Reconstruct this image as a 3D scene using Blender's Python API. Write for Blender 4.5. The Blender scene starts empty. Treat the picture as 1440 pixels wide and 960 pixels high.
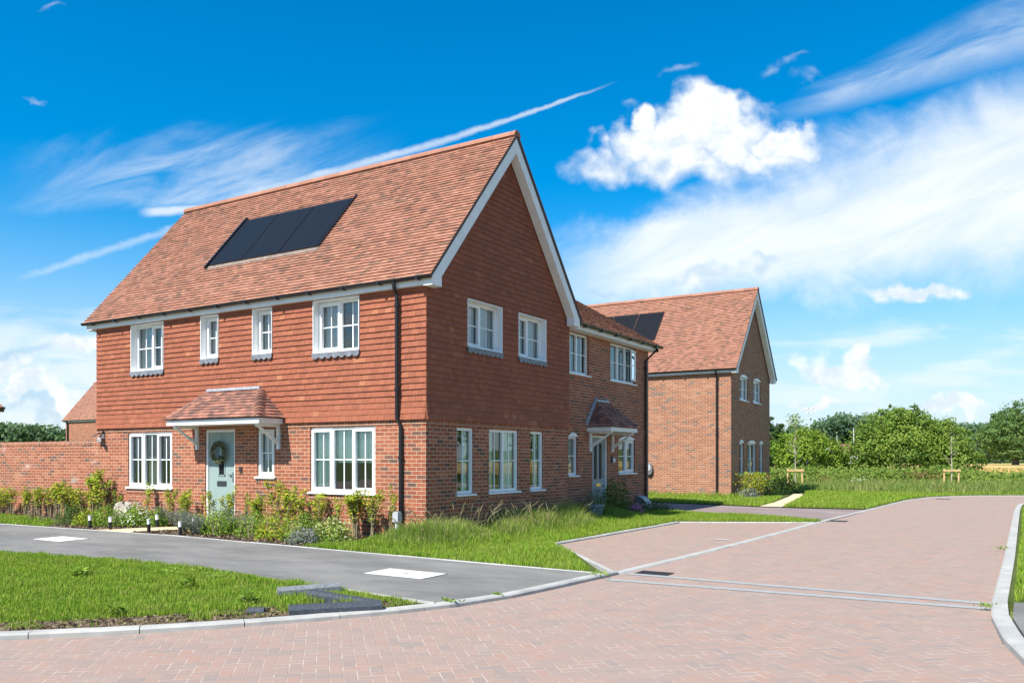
import bpy, math, random
import numpy as np
C = bpy.context.scene.collection
R_ = math.radians
rng = random.Random(7)
nrg = np.random.default_rng(11)

# ------------------------------------------------------------------ view
FPX, HY, YAW, CX, CY, EYE = 1183.3, 643.4, .551, 9.636, -12.599, 1.6
FW = (-math.sin(YAW), math.cos(YAW)); RT = (math.cos(YAW), math.sin(YAW))
def at(u, d):
    """ground position at depth d along the bearing of picture column u"""
    k = (u - 720) / FPX * d
    return (CX + FW[0]*d + RT[0]*k, CY + FW[1]*d + RT[1]*k)
scene = bpy.context.scene
cam = bpy.data.cameras.new('camera'); co = bpy.data.objects.new('camera', cam); C.objects.link(co)
co.location = (CX, CY, EYE); co.rotation_euler = (R_(90), 0, YAW)
cam.sensor_width = 36; cam.lens = FPX/1440*36; cam.shift_y = (HY-480)/1440
cam.clip_end = 3000; scene.camera = co
scene.view_settings.view_transform = 'Standard'; scene.view_settings.look = 'None'
scene.view_settings.exposure = 0.78; scene.view_settings.gamma = 1

# ------------------------------------------------------------------ node helpers
class V:
    def __init__(s, nb, k): s.nb, s.k = nb, k
    def __add__(s, o): return s.nb.m('ADD', s, o)
    def __radd__(s, o): return s.nb.m('ADD', o, s)
    def __sub__(s, o): return s.nb.m('SUBTRACT', s, o)
    def __rsub__(s, o): return s.nb.m('SUBTRACT', o, s)
    def __mul__(s, o): return s.nb.m('MULTIPLY', s, o)
    def __rmul__(s, o): return s.nb.m('MULTIPLY', o, s)
    def __truediv__(s, o): return s.nb.m('DIVIDE', s, o)
    def __lt__(s, o): return s.nb.m('LESS_THAN', s, o)
    def __gt__(s, o): return s.nb.m('GREATER_THAN', s, o)
class NB:
    def __init__(s, tree): s.t = tree; s.t.nodes.clear()
    def new(s, ty, **kw):
        n = s.t.nodes.new(ty)
        for k, v in kw.items(): setattr(n, k, v)
        return n
    def put(s, sock, x):
        if isinstance(x, V): s.t.links.new(x.k, sock)
        elif x is not None:
            if isinstance(x, (tuple, list)) and len(x) == 3 and sock.type == 'RGBA': x = (*x, 1)
            sock.default_value = x
    def m(s, op, *a):
        n = s.new('ShaderNodeMath', operation=op)
        for i, x in enumerate(a): s.put(n.inputs[i], x)
        return V(s, n.outputs[0])
    def vm(s, op, *a):
        n = s.new('ShaderNodeVectorMath', operation=op)
        for i, x in enumerate(a): s.put(n.inputs[i], x)
        return V(s, n.outputs['Value' if op in ('LENGTH', 'DOT_PRODUCT', 'DISTANCE') else 'Vector'])
    def xyz(s, x, y, z=0.):
        n = s.new('ShaderNodeCombineXYZ')
        for i, q in enumerate((x, y, z)): s.put(n.inputs[i], q)
        return V(s, n.outputs[0])
    def sep(s, v):
        n = s.new('ShaderNodeSeparateXYZ'); s.put(n.inputs[0], v)
        return [V(s, o) for o in n.outputs]
    def noise(s, vec, scale, detail=4, rough=.55, dist=0.):
        n = s.new('ShaderNodeTexNoise'); s.put(n.inputs['Vector'], vec)
        n.inputs['Scale'].default_value = scale; n.inputs['Detail'].default_value = detail
        n.inputs['Roughness'].default_value = rough; n.inputs['Distortion'].default_value = dist
        return V(s, n.outputs[0])
    def white(s, vec):
        n = s.new('ShaderNodeTexWhiteNoise', noise_dimensions='3D'); s.put(n.inputs['Vector'], vec)
        return V(s, n.outputs['Value'])
    def ss(s, x, a, b, lo=0., hi=1.):
        n = s.new('ShaderNodeMapRange', interpolation_type='SMOOTHSTEP')
        for i, q in enumerate((x, a, b, lo, hi)): s.put(n.inputs[i], q)
        return V(s, n.outputs[0])
    def ramp(s, fac, stops, mode='LINEAR'):
        n = s.new('ShaderNodeValToRGB'); s.put(n.inputs[0], fac); e = n.color_ramp.elements
        n.color_ramp.interpolation = mode
        while len(e) < len(stops): e.new(.5)
        for q, (p, c) in zip(e, stops): q.position = p; q.color = (*c, 1)
        return V(s, n.outputs[0])
    def mix(s, f, a, b, mode='MIX'):
        n = s.new('ShaderNodeMix', data_type='RGBA', blend_type=mode)
        s.put(n.inputs[0], f); s.put(n.inputs[6], a); s.put(n.inputs[7], b)
        return V(s, n.outputs[2])
    def coord(s, which='Object'):
        return V(s, s.new('ShaderNodeTexCoord').outputs[which])
    def attr(s, name):
        return V(s, s.new('ShaderNodeAttribute', attribute_name=name).outputs['Fac'])
    def bump(s, h, strength=.5, dist=.01):
        n = s.new('ShaderNodeBump'); s.put(n.inputs['Height'], h)
        n.inputs['Strength'].default_value = strength; n.inputs['Distance'].default_value = dist
        return V(s, n.outputs[0])
    def surf(s, col, rough=.7, spec=.35, normal=None, metal=0.):
        p = s.new('ShaderNodeBsdfPrincipled')
        s.put(p.inputs['Base Color'], col); s.put(p.inputs['Roughness'], rough)
        s.put(p.inputs['Specular IOR Level'], spec); s.put(p.inputs['Metallic'], metal)
        if normal: s.put(p.inputs['Normal'], normal)
        o = s.new('ShaderNodeOutputMaterial'); s.t.links.new(p.outputs[0], o.inputs[0])
        return p
def newmat(name):
    m = bpy.data.materials.new(name); m.use_nodes = True
    return m, NB(m.node_tree)
MT = {}
def simple(name, col, rough=.6, spec=.4, metal=0., var=.08, scale=30., bump=0.):
    m, b = newmat(name); v = b.coord()
    n = b.noise(v, scale, 4)
    c = b.mix(b.ss(n, .3, .7), tuple(x*(1-var) for x in col), tuple(min(1, x*(1+var)) for x in col))
    b.surf(c, rough, spec, b.bump(n, bump, .01) if bump else None, metal)
    MT[name] = m; return m
simple('white_upvc', (.80, .81, .80), .35, .5, var=.03, scale=3)
simple('white_paint', (.78, .78, .76), .5, .4, var=.05, scale=5)
simple('black_plastic', (.012, .012, .014), .35, .5)
simple('grey_lead', (.17, .185, .21), .55, .4, var=.25, scale=12)
simple('brown_flashing', (.2, .155, .125), .7, .3, var=.3, scale=12)
simple('pale_lead', (.36, .39, .43), .5, .4, var=.2, scale=14)
simple('dark_deck', (.07, .06, .055), .8)
simple('plaster', (.22, .2, .18), .9)
simple('curtain_green', (.72, .90, .80), .9)
simple('curtain_beige', (.6, .56, .46), .9)
simple('curtain_grey', (.5, .53, .56), .9)
simple('curtain_dark', (.07, .09, .1), .9)
simple('sage_door', (.255, .335, .32), .42, .45, var=.04, scale=4)
simple('grey_door', (.22, .27, .32), .42, .45, var=.04, scale=4)
simple('chrome', (.55, .55, .55), .25, .5, metal=1.)
simple('brass', (.75, .55, .2), .3, .5, metal=1.)
simple('charcoal_concrete', (.05, .06, .075), .8, .3, var=.3, scale=40, bump=.12)
simple('wet_sheen_concrete', (.17, .185, .195), .8, .3, var=.25, scale=30, bump=.12)  # paler version of the charcoal concrete, a wet sheen put into the colour
simple('cover_white', (.62, .62, .59), .7, .3, var=.14, scale=6)
simple('iron', (.03, .032, .035), .5, .5)
simple('pine_post', (.62, .42, .2), .7, .3, var=.2, scale=12)
simple('grey_box', (.15, .16, .17), .5, .4)
simple('pale_grey', (.4, .42, .44), .5, .4)
simple('lamp_acrylic', (.85, .86, .86), .25, .5)
simple('pot_glaze', (.13, .2, .23), .45, .5, var=.3, scale=8)
simple('galv_post', (.42, .45, .45), .6, .4, var=.3, scale=18)
simple('stone_boulder', (.34, .30, .25), .9, .2, var=.35, scale=7, bump=.8)
simple('bark', (.13, .1, .075), .95, .1, var=.4, scale=18, bump=.6)
simple('pale_bark', (.42, .37, .29), .9, .1, var=.3, scale=25)
simple('stem_tan', (.30, .25, .15), .9, .1, var=.4, scale=25)
simple('far_roof', (.2, .1, .07), .9)
simple('far_white', (.7, .72, .74), .6)
simple('mast_steel', (.45, .48, .5), .5)

def glass():
    m, b = newmat('window_glass')
    fr = b.new('ShaderNodeFresnel'); fr.inputs[0].default_value = 1.75
    tr = b.new('ShaderNodeBsdfTransparent'); tr.inputs[0].default_value = (.93, .97, .95, 1)
    gl = b.new('ShaderNodeBsdfGlossy'); gl.inputs['Roughness'].default_value = .005
    gl.inputs[0].default_value = (.95, 1, .98, 1)
    n = b.noise(b.coord(), 1.3, 2); nn = b.bump(n, .10, .02); b.put(gl.inputs['Normal'], nn)
    f = b.m('MINIMUM', V(b, fr.outputs[0])*1.5 + .01, .95)
    mx = b.new('ShaderNodeMixShader'); b.put(mx.inputs[0], f)
    b.t.links.new(tr.outputs[0], mx.inputs[1]); b.t.links.new(gl.outputs[0], mx.inputs[2])
    o = b.new('ShaderNodeOutputMaterial'); b.t.links.new(mx.outputs[0], o.inputs[0]); MT['glass'] = m
glass()
def solar():
    m, b = newmat('solar_glass'); x, y, z = b.sep(b.coord('UV'))
    gx = b.m('ABSOLUTE', b.m('FRACT', x/.105) - .5); gy = b.m('ABSOLUTE', b.m('FRACT', y/.052) - .5)
    g = b.m('MAXIMUM', b.ss(gx, .46, .5), b.ss(gy, .42, .5))
    c = b.mix(g, (.005, .006, .008), (.045, .048, .055))
    b.surf(c, .38, .14); MT['solar'] = m
solar()
def tilemat(name, stops, dirt=(.06, .05, .045), dirtamt=.25, hv=.12, rough=.85):
    m, b = newmat(name); r = b.attr('rnd'); v = b.coord()
    c = b.ramp(r, stops)
    n1 = b.noise(v, 1.1, 5, .6); n2 = b.noise(v, 70, 3, .6)
    c = b.mix(b.ss(n1, .45, .75)*dirtamt, c, dirt)
    c = b.mix(b.ss(n2, .35, .7)*hv, c, (.05, .04, .035))
    b.surf(c, rough, .2, b.bump(n2, .35, .004)); MT[name] = m
tilemat('roof_tile', [(0, (0.186, 0.106, 0.076)), (.12, (0.242, 0.128, 0.087)), (.28, (0.297, 0.142, 0.095)), (.6, (0.339, 0.160, 0.105)), (.88, (0.386, 0.193, 0.132)), (1, (0.279, 0.129, 0.087))], dirt=(0.204, 0.132, 0.103), dirtamt=.3)
tilemat('wall_tile', [(0, (0.258, 0.089, 0.052)), (.3, (0.285, 0.098, 0.055)), (.7, (0.308, 0.104, 0.059)), (.96, (0.326, 0.113, 0.063)), (1, (0.380, 0.156, 0.080))], dirt=(0.208, 0.075, 0.049), dirtamt=.3, hv=.1)
tilemat('canopy_tile', [(0, (.15, .085, .07)), (.35, (.23, .115, .088)), (.65, (.31, .145, .105)), (1, (.38, .185, .13))], dirt=(.2, .11, .09), dirtamt=.3)

def brickmat(name, bw=.225, bh=.075, joint=.0085, stain=0., off=.5, pal=None, rot=False):
    m, b = newmat(name); x, y, z = b.sep(b.coord('UV'))
    if rot: x, y = y, x
    row = b.m('FLOOR', y/bh)
    xs = x/bw + b.m('FLOORED_MODULO', row, 2.)*off
    col = b.m('FLOOR', xs); fx = xs-col; fy = y/bh-row
    wob = (b.noise(b.xyz(x, y), 60, 2)-.5)*.004
    dx = b.m('MINIMUM', fx, 1-fx)*bw + wob; dy = b.m('MINIMUM', fy, 1-fy)*bh + wob
    d = b.m('MINIMUM', dx, dy)
    mort = b.ss(d, joint*.32, joint*.62, 1., 0.)
    idv = b.xyz(col, row, 3.7); w1 = b.white(idv)
    pal = pal or [(0, (.10, .066, .055)), (.06, (.145, .07, .052)), (.14, (.24, .074, .042)), (.5, (.295, .084, .044)), (.8, (.34, .106, .056)), (1, (.39, .152, .085))]
    c = b.ramp(w1, pal)
    n2 = b.noise(b.xyz(x, y), 55, 4, .65); n3 = b.noise(b.xyz(x, y*2.2), 14, 3)
    c = b.mix(b.ss(n2, .4, .75)*.3, c, (.12, .06, .045))
    c = b.mix(b.ss(n3, .55, .75)*.35, c, (.40, .2, .13))
    nl = b.noise(b.xyz(x, y), .6, 4)
    c = b.mix(b.ss(nl, .35, .7)*.18, c, (.42, .2, .12))
    mc = b.mix(n3, (.52, .42, .29), (.66, .56, .42))
    c = b.mix(mort, c, mc)
    if stain:
        ns = b.noise(b.xyz(x*.8, y*1.6), 1.5, 6, .7)
        c = b.mix(b.ss(ns, .55, .78)*stain, c, (.66, .6, .54))
    h = (1-mort) + n2*.25
    b.surf(c, .88, .2, b.bump(h, .7, .006)); MT[name] = m
brickmat('brick')
brickmat('stained_brick', stain=.55)
brickmat('mottled_brick', pal=[(0, (.12, .095, .085)), (.07, (.17, .115, .095)), (.14, (.26, .105, .062)), (.5, (.31, .125, .07)), (.8, (.35, .15, .085)), (1, (.39, .19, .115))])
brickmat('header_brick', bw=.075, bh=.1125, off=0.)
brickmat('coping_brick', bw=.075, bh=.5, off=0.)

def paving():
    m, b = newmat('block_paving'); X, Y, Z = b.sep(b.coord())
    a = R_(44.); c_, s_ = math.cos(a)/.1, math.sin(a)/.1
    x = X*c_ + Y*s_; y = Y*c_ - X*s_
    i = b.m('FLOOR', x); j = b.m('FLOOR', y); fx = x-i; fy = y-j
    s = b.m('FLOORED_MODULO', i-j, 4.)
    isH = s < 1.5
    s1 = b.m('COMPARE', s, 1., .1); s2 = b.m('COMPARE', s, 2., .1)
    def sel(f, p, q): return f*p + (1-f)*q
    L = sel(isH, fx+s1, fy+s2); W = sel(isH, fy, fx)
    d = b.m('MINIMUM', b.m('MINIMUM', L, 2-L), b.m('MINIMUM', W, 1-W))
    j0 = b.ss(d, .022, .065, 1., 0.)
    w = b.white(b.xyz(i-s1, j-s2, isH*7.))
    col = b.ramp(w, [(0, (.185, .172, .162)), (.12, (.24, .19, .165)), (.45, (.29, .20, .163)), (.78, (.315, .212, .168)), (.94, (.33, .185, .134)), (1, (.28, .24, .21))])
    col = b.mix(.35, col, (.285, .213, .178)); P = b.xyz(X, Y)
    big = b.noise(P, .55, 5, .6); mid = b.noise(P, 3.5, 5, .65); fine = b.noise(P, 130, 3, .6)
    col = b.mix(b.ss(big, .3, .7)*.30+.14, col, (.28, .225, .195))
    col = b.mix(b.ss(mid, .52, .8)*.35, col, (.27, .235, .22))
    col = b.mix(b.ss(fine, .4, .8)*.25, col, (.5, .42, .38))
    jc = b.mix(b.ss(mid, .35, .6), (.46, .405, .35), (.27, .23, .2))
    col = b.mix(1., b.mix(j0*.8, col, jc), (1.03, 1., .985), 'MULTIPLY')
    dk = b.noise(b.xyz(X*.35, Y*.12), 1.2, 4); col = b.mix(b.ss(dk, .58, .75)*.25, col, (.24, .2, .19))
    sd = b.noise(P, 1.7, 6, .7); col = b.mix(b.ss(sd, .56, .74)*.28, col, (.40, .34, .28)); spk = b.noise(P, 45, 2, .5); col = b.mix(b.ss(spk, .70, .76)*.5, col, (.12, .10, .09))
    b.surf(col, .9, .2, b.bump((1-j0)+fine*.3, .5, .004)); MT['paving'] = m
paving()
def ground_mats():
    m, b = newmat('asphalt'); X, Y, Z = b.sep(b.coord()); P = b.xyz(X, Y)
    f = b.noise(P, 160, 3, .7); g = b.noise(b.xyz(X*.45, Y), 1.0, 7, .7); k = b.noise(P, 7, 4)
    c = b.mix(b.ss(g, .3, .7), (.128, .127, .119), (.225, .218, .203))
    c = b.mix(b.ss(f, .52, .72)*.5, c, (.34, .34, .33)); c = b.mix(b.ss(f, .5, .3)*.45, c, (.09, .09, .09))
    c = b.mix(b.ss(k, .6, .8)*.15, c, (.22, .2, .17))
    b.surf(c, .9, .25, b.bump(f, .6, .006)); MT['asphalt'] = m
    m, b = newmat('driveway_surface'); X, Y, Z = b.sep(b.coord()); P = b.xyz(X, Y)
    f = b.noise(P, 90, 3, .7); g = b.noise(P, .8, 5)
    c = b.mix(b.ss(g, .3, .7), (.215, .165, .155), (.285, .225, .21)); c = b.mix(f*.4, c, (.16, .14, .135))
    b.surf(c, .9, .2, b.bump(f, .4, .005)); MT['drive'] = m
    m, b = newmat('concrete_kerb'); v = b.coord(); n = b.noise(v, 3, 5, .6); f = b.noise(v, 120, 3, .6)
    r = b.attr('rnd')
    c = b.mix(b.ss(n, .3, .7), (.31, .308, .29), (.44, .432, .40)); c = b.mix(r*.3, c, (.35, .36, .35))
    c = b.mix(b.ss(f, .5, .75)*.3, c, (.3, .28, .25)); b.surf(c, .88, .2, b.bump(f, .3, .003)); MT['kerb'] = m
    m, b = newmat('setts'); v = b.coord(); n = b.noise(v, 5, 5, .6)
    b.surf(b.mix(n, (.25, .265, .26), (.34, .355, .345)), .88, .2); MT['setts'] = m
    m, b = newmat('sandstone_path'); v = b.coord(); n = b.noise(v, 2, 5, .6); f = b.noise(v, 90, 3, .6)
    c = b.mix(n, (.56, .45, .26), (.68, .58, .38)); c = b.mix(f*.3, c, (.45, .36, .22)); b.surf(c, .9, .2, b.bump(f, .3, .004)); MT['sandstone'] = m
    m, b = newmat('lawn_soil'); v = b.coord(); n = b.noise(v, 1.3, 6, .65); f = b.noise(v, 40, 4, .7)
    c = b.mix(b.ss(n, .35, .65), (.06, .09, .02), (.09, .115, .03)); c = b.mix(b.ss(f, .5, .75)*.6, c, (.15, .115, .07))
    b.surf(c, .95, .1, b.bump(f, .8, .02)); MT['lawn_soil'] = m
    m, b = newmat('bark_mulch'); v = b.coord(); n = b.noise(v, 22, 5, .7); f = b.noise(v, 70, 3, .7)
    c = b.mix(b.ss(n, .35, .7), (.07, .05, .037), (.2, .155, .115)); c = b.mix(b.ss(f, .6, .8)*.5, c, (.3, .24, .18))
    b.surf(c, .95, .1, b.bump(n+f, 1., .04)); MT['mulch'] = m
    m, b = newmat('dry_soil'); v = b.coord(); n = b.noise(v, 9, 5, .7); f = b.noise(v, 60, 3, .7)
    c = b.mix(b.ss(n, .35, .7), (.14, .10, .065), (.36, .28, .18)); c = b.mix(b.ss(f, .55, .8)*.5, c, (.09, .065, .045))
    b.surf(c, .95, .1, b.bump(n+f, 1., .04)); MT['dry_soil'] = m
    m, b = newmat('field_ground'); v = b.coord(); n = b.noise(v, .15, 6, .65); f = b.noise(v, 3, 5, .7)
    c = b.mix(b.ss(n, .35, .65), (.07, .12, .025), (.12, .16, .04)); c = b.mix(b.ss(f, .4, .7)*.4, c, (.16, .17, .06))
    b.surf(c, .95, .1); MT['field'] = m
    m, b = newmat('wheat'); v = b.coord(); n = b.noise(v, .08, 5, .6); f = b.noise(v, 4, 4, .7)
    c = b.mix(b.ss(n, .35, .65), (.50, .36, .13), (.62, .46, .18)); c = b.mix(b.ss(f, .45, .7)*.4, c, (.38, .28, .1))
    b.surf(c, .95, .1, b.bump(f, 1., .2)); MT['wheat'] = m
ground_mats()
def leafmat(name, stops, trans=.35, gloss=.06, zvar=None, tint=None, dry=None):
    m, b = newmat(name); r = b.attr('rnd'); c = b.ramp(r, stops)
    if tint:
        n = b.noise(b.coord(), tint[0], 4, .6); c = b.mix(b.ss(n, .42, .68)*tint[2], c, tint[1])
    if dry:
        n = b.noise(b.vm('ADD', b.coord(), (7.3, 2.1, 0)), dry[0], 5, .65); c = b.mix(b.ss(n, .50, .72)*dry[2], c, dry[1])
    d = b.new('ShaderNodeBsdfDiffuse'); b.put(d.inputs[0], c)
    t = b.new('ShaderNodeBsdfTranslucent'); b.put(t.inputs[0], b.mix(.45, c, (.30, .42, .04), 'MIX') if trans else c)
    g = b.new('ShaderNodeBsdfGlossy'); g.inputs['Roughness'].default_value = .55; b.put(g.inputs[0], b.mix(.6, c, (.6, .75, .4)))
    m1 = b.new('ShaderNodeMixShader'); m1.inputs[0].default_value = trans
    b.t.links.new(d.outputs[0], m1.inputs[1]); b.t.links.new(t.outputs[0], m1.inputs[2])
    m2 = b.new('ShaderNodeMixShader'); m2.inputs[0].default_value = gloss*.8
    b.t.links.new(m1.outputs[0], m2.inputs[1]); b.t.links.new(g.outputs[0], m2.inputs[2])
    o = b.new('ShaderNodeOutputMaterial'); b.t.links.new(m2.outputs[0], o.inputs[0]); MT[name] = m
leafmat('lawn_blades', [(0, (0.133, 0.246, 0.023)), (.5, (0.208, 0.358, 0.030)), (.85, (0.296, 0.443, 0.047)), (1, (0.563, 0.455, 0.153))], tint=(.7, (0.296, 0.382, 0.059), .5), gloss=.03, dry=(2.4, (0.354, 0.363, 0.105), .6))
leafmat('tall_blades', [(0, (0.131, 0.224, 0.036)), (.45, (0.232, 0.348, 0.055)), (.75, (0.363, 0.447, 0.108)), (1, (0.611, 0.497, 0.242))], tint=(.9, (0.146, 0.298, 0.030), .5), gloss=.03, dry=(2.0, (0.460, 0.432, 0.179), .6))
leafmat('rough_blades', [(0, (0.127, 0.209, 0.044)), (.5, (0.231, 0.308, 0.072)), (.8, (0.347, 0.363, 0.121)), (1, (0.485, 0.396, 0.187))], tint=(.5, (0.150, 0.275, 0.044), .6), gloss=.02)
leafmat('hedge_leaf', [(0, (0.142, 0.222, 0.020)), (.5, (0.267, 0.370, 0.024)), (.85, (0.504, 0.493, 0.039)), (1, (0.629, 0.308, 0.077))], gloss=.06)
leafmat('red_leaf', [(0, (.12, .025, .018)), (.5, (.2, .065, .025)), (1, (.18, .2, .035))], gloss=.05)
leafmat('hebe_leaf', [(0, (0.101, 0.172, 0.023)), (.5, (0.190, 0.322, 0.040)), (1, (0.304, 0.425, 0.075))], gloss=.04)
leafmat('white_flower', [(0, (.5, .52, .45)), (1, (.8, .8, .74))], trans=.2, gloss=0)
leafmat('lavender_leaf', [(0, (.13, .16, .13)), (.5, (.22, .25, .21)), (1, (.28, .27, .30))], gloss=0)
leafmat('pink_flower', [(0, (.45, .12, .3)), (1, (.65, .28, .5))], gloss=0)
leafmat('fern_leaf', [(0, (.03, .075, .015)), (1, (.075, .15, .03))], gloss=.03)
leafmat('dark_leaf', [(0, (.025, .06, .018)), (.6, (.05, .10, .03)), (1, (.085, .15, .04))], tint=(.5, (.03, .07, .025), .5), gloss=.02)
leafmat('bright_leaf', [(0, (0.110, 0.188, 0.025)), (.5, (0.220, 0.338, 0.044)), (1, (0.371, 0.450, 0.075))], tint=(.55, (0.110, 0.213, 0.037), .6), gloss=.02)
leafmat('bush_leaf', [(0, (0.098, 0.174, 0.031)), (.5, (0.196, 0.306, 0.049)), (1, (0.360, 0.432, 0.093))], tint=(.5, (0.098, 0.181, 0.047), .65), gloss=.02)
leafmat('oak_leaf', [(0, (0.058, 0.124, 0.039)), (.5, (0.117, 0.208, 0.065)), (1, (0.208, 0.299, 0.098))], tint=(.25, (0.065, 0.130, 0.052), .6), gloss=.02)
leafmat('wood_leaf', [(0, (0.057, 0.103, 0.057)), (.5, (0.098, 0.161, 0.081)), (1, (0.144, 0.207, 0.103))], tint=(.05, (0.063, 0.115, 0.075), .7), trans=.2, gloss=0)
leafmat('bramble_leaf', [(0, (0.076, 0.138, 0.026)), (.55, (0.151, 0.240, 0.046)), (.9, (0.265, 0.324, 0.084)), (1, (0.403, 0.264, 0.120))], tint=(.3, (0.202, 0.288, 0.054), .7), gloss=.02)
leafmat('dry_flower', [(0, (.16, .085, .05)), (1, (.26, .15, .08))], gloss=0)
leafmat('seed_head', [(0, (.22, .2, .10)), (1, (.36, .31, .17))], gloss=0)
leafmat('wheat_ear', [(0, (.42, .30, .10)), (1, (.62, .46, .19))], trans=.2, gloss=0)
leafmat('wreath_leaf', [(0, (.07, .1, .05)), (.5, (.17, .19, .12)), (.85, (.34, .31, .21)), (1, (.65, .6, .46))], gloss=0)
leafmat('mulch_chip', [(0, (.05, .035, .025)), (.6, (.16, .115, .08)), (1, (.32, .25, .18))], trans=0., gloss=0)

# ------------------------------------------------------------------ objects
WL = {}
def tag(o, label=None, cat=None, group=None, kind=None):
    for k, v in (('label', label), ('category', cat), ('group', group), ('kind', kind)):
        if v: o[k] = v
    return o
def thing(name, label, cat, loc=(0, 0, 0), rz=0., group=None):
    o = bpy.data.objects.new(name, None); C.objects.link(o); o.empty_display_size = .2
    o.location = loc; o.rotation_euler = (0, 0, rz); WL[o.name] = tuple(loc)
    return tag(o, label, cat, group)
def add(name, me, parent, wl=(0, 0, 0)):
    o = bpy.data.objects.new(name, me); C.objects.link(o)
    if parent: o.parent = parent
    WL[o.name] = wl; return o
def dup(o, parent=None):
    c = o.copy(); C.objects.link(c)
    if parent: c.parent = parent
    for ch in list(o.children): dup(ch, c)
    return c
class MB:
    def __init__(s): s.v, s.f, s.r, s.mi, s.cur = [], [], [], [], 0
    def poly(s, pts, r=None):
        n = len(s.v); s.v += [tuple(p) for p in pts]; s.f.append(tuple(range(n, n+len(pts))))
        s.r.append(rng.random() if r is None else r); s.mi.append(s.cur)
    def box(s, x0, x1, y0, y1, z0, z1, P=None, r=None):
        P = P or (lambda x, y, z: (x, y, z)); r = rng.random() if r is None else r
        c = [P(x, y, z) for z in (z0, z1) for y in (y0, y1) for x in (x0, x1)]
        for q in ((0, 2, 3, 1), (4, 5, 7, 6), (0, 1, 5, 4), (2, 6, 7, 3), (0, 4, 6, 2), (1, 3, 7, 5)): s.poly([c[k] for k in q], r)
    def prism(s, pts, P, a, b, r=None):
        """pts: 2-D outline, extruded along the third axis of P from a to b"""
        r = rng.random() if r is None else r
        A = [P(u, a, v) for u, v in pts]; B = [P(u, b, v) for u, v in pts]; n = len(pts)
        s.poly(A, r); s.poly(B[::-1], r)
        for i in range(n): s.poly([A[i], A[(i+1) % n], B[(i+1) % n], B[i]], r)
    def tube(s, pts, rad, n=8, cap=True, r=None):
        r = rng.random() if r is None else r
        pts = [np.array(p, float) for p in pts]; rr = rad if isinstance(rad, (list, tuple)) else [rad]*len(pts)
        rings = []
        for i, p in enumerate(pts):
            t = pts[min(i+1, len(pts)-1)] - pts[max(i-1, 0)]; t /= np.linalg.norm(t)+1e-9
            a = np.cross(t, (0, 0, 1)) if abs(t[2]) < .93 else np.cross(t, (0, 1, 0)); a /= np.linalg.norm(a); b = np.cross(t, a)
            rings.append([p + rr[i]*(math.cos(2*math.pi*k/n)*a + math.sin(2*math.pi*k/n)*b) for k in range(n)])
        for A, B in zip(rings, rings[1:]):
            for k in range(n): s.poly([A[k], A[(k+1) % n], B[(k+1) % n], B[k]], r)
        if cap: s.poly(rings[0][::-1], r); s.poly(rings[-1], r)
    def lathe(s, prof, c=(0, 0, 0), n=16, r=.5):
        rings = [[(c[0]+q*math.cos(2*math.pi*k/n), c[1]+q*math.sin(2*math.pi*k/n), c[2]+z) for k in range(n)] for q, z in prof]
        for A, B in zip(rings, rings[1:]):
            for k in range(n): s.poly([A[k], A[(k+1) % n], B[(k+1) % n], B[k]], r)
        s.poly(rings[0][::-1], r); s.poly(rings[-1], r)
    def build(s, name, mats, parent=None, smooth=False):
        mats = mats if isinstance(mats, (list, tuple)) else [mats]
        o0 = WL.get(parent.name, (0, 0, 0)) if parent else (0, 0, 0)
        me = bpy.data.meshes.new(name)
        v = np.array(s.v, float)
        uvs = np.zeros((sum(len(f) for f in s.f), 2)); k = 0
        for f in s.f:                                     # box-projected metres
            a = v[list(f)]; n = np.cross(a[1]-a[0], a[2]-a[0]); n = np.abs(n)
            if len(f) > 3: n = n + np.abs(np.cross(a[2]-a[0], a[3]-a[0]))
            m = int(np.argmax(n)); e = ((1, 2), (0, 2), (0, 1))[m]
            uvs[k:k+len(f)] = a[:, e]; k += len(f)
        vv = v - np.array(o0)
        me.from_pydata(vv.tolist(), [], s.f); me.update()
        me.uv_layers.new(name='UVMap').data.foreach_set('uv', uvs.ravel())
        me.attributes.new('rnd', 'FLOAT', 'FACE').data.foreach_set('value', np.array(s.r, np.float32))
        for m in mats: me.materials.append(MT[m])
        if len(mats) > 1: me.polygons.foreach_set('material_index', s.mi)
        if smooth:
            me.polygons.foreach_set('use_smooth', [True]*len(s.f))
        return add(name, me, parent, o0)
def one(name, mat, parent, fn, smooth=False):
    b = MB(); fn(b); return b.build(name, mat, parent, smooth)

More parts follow.
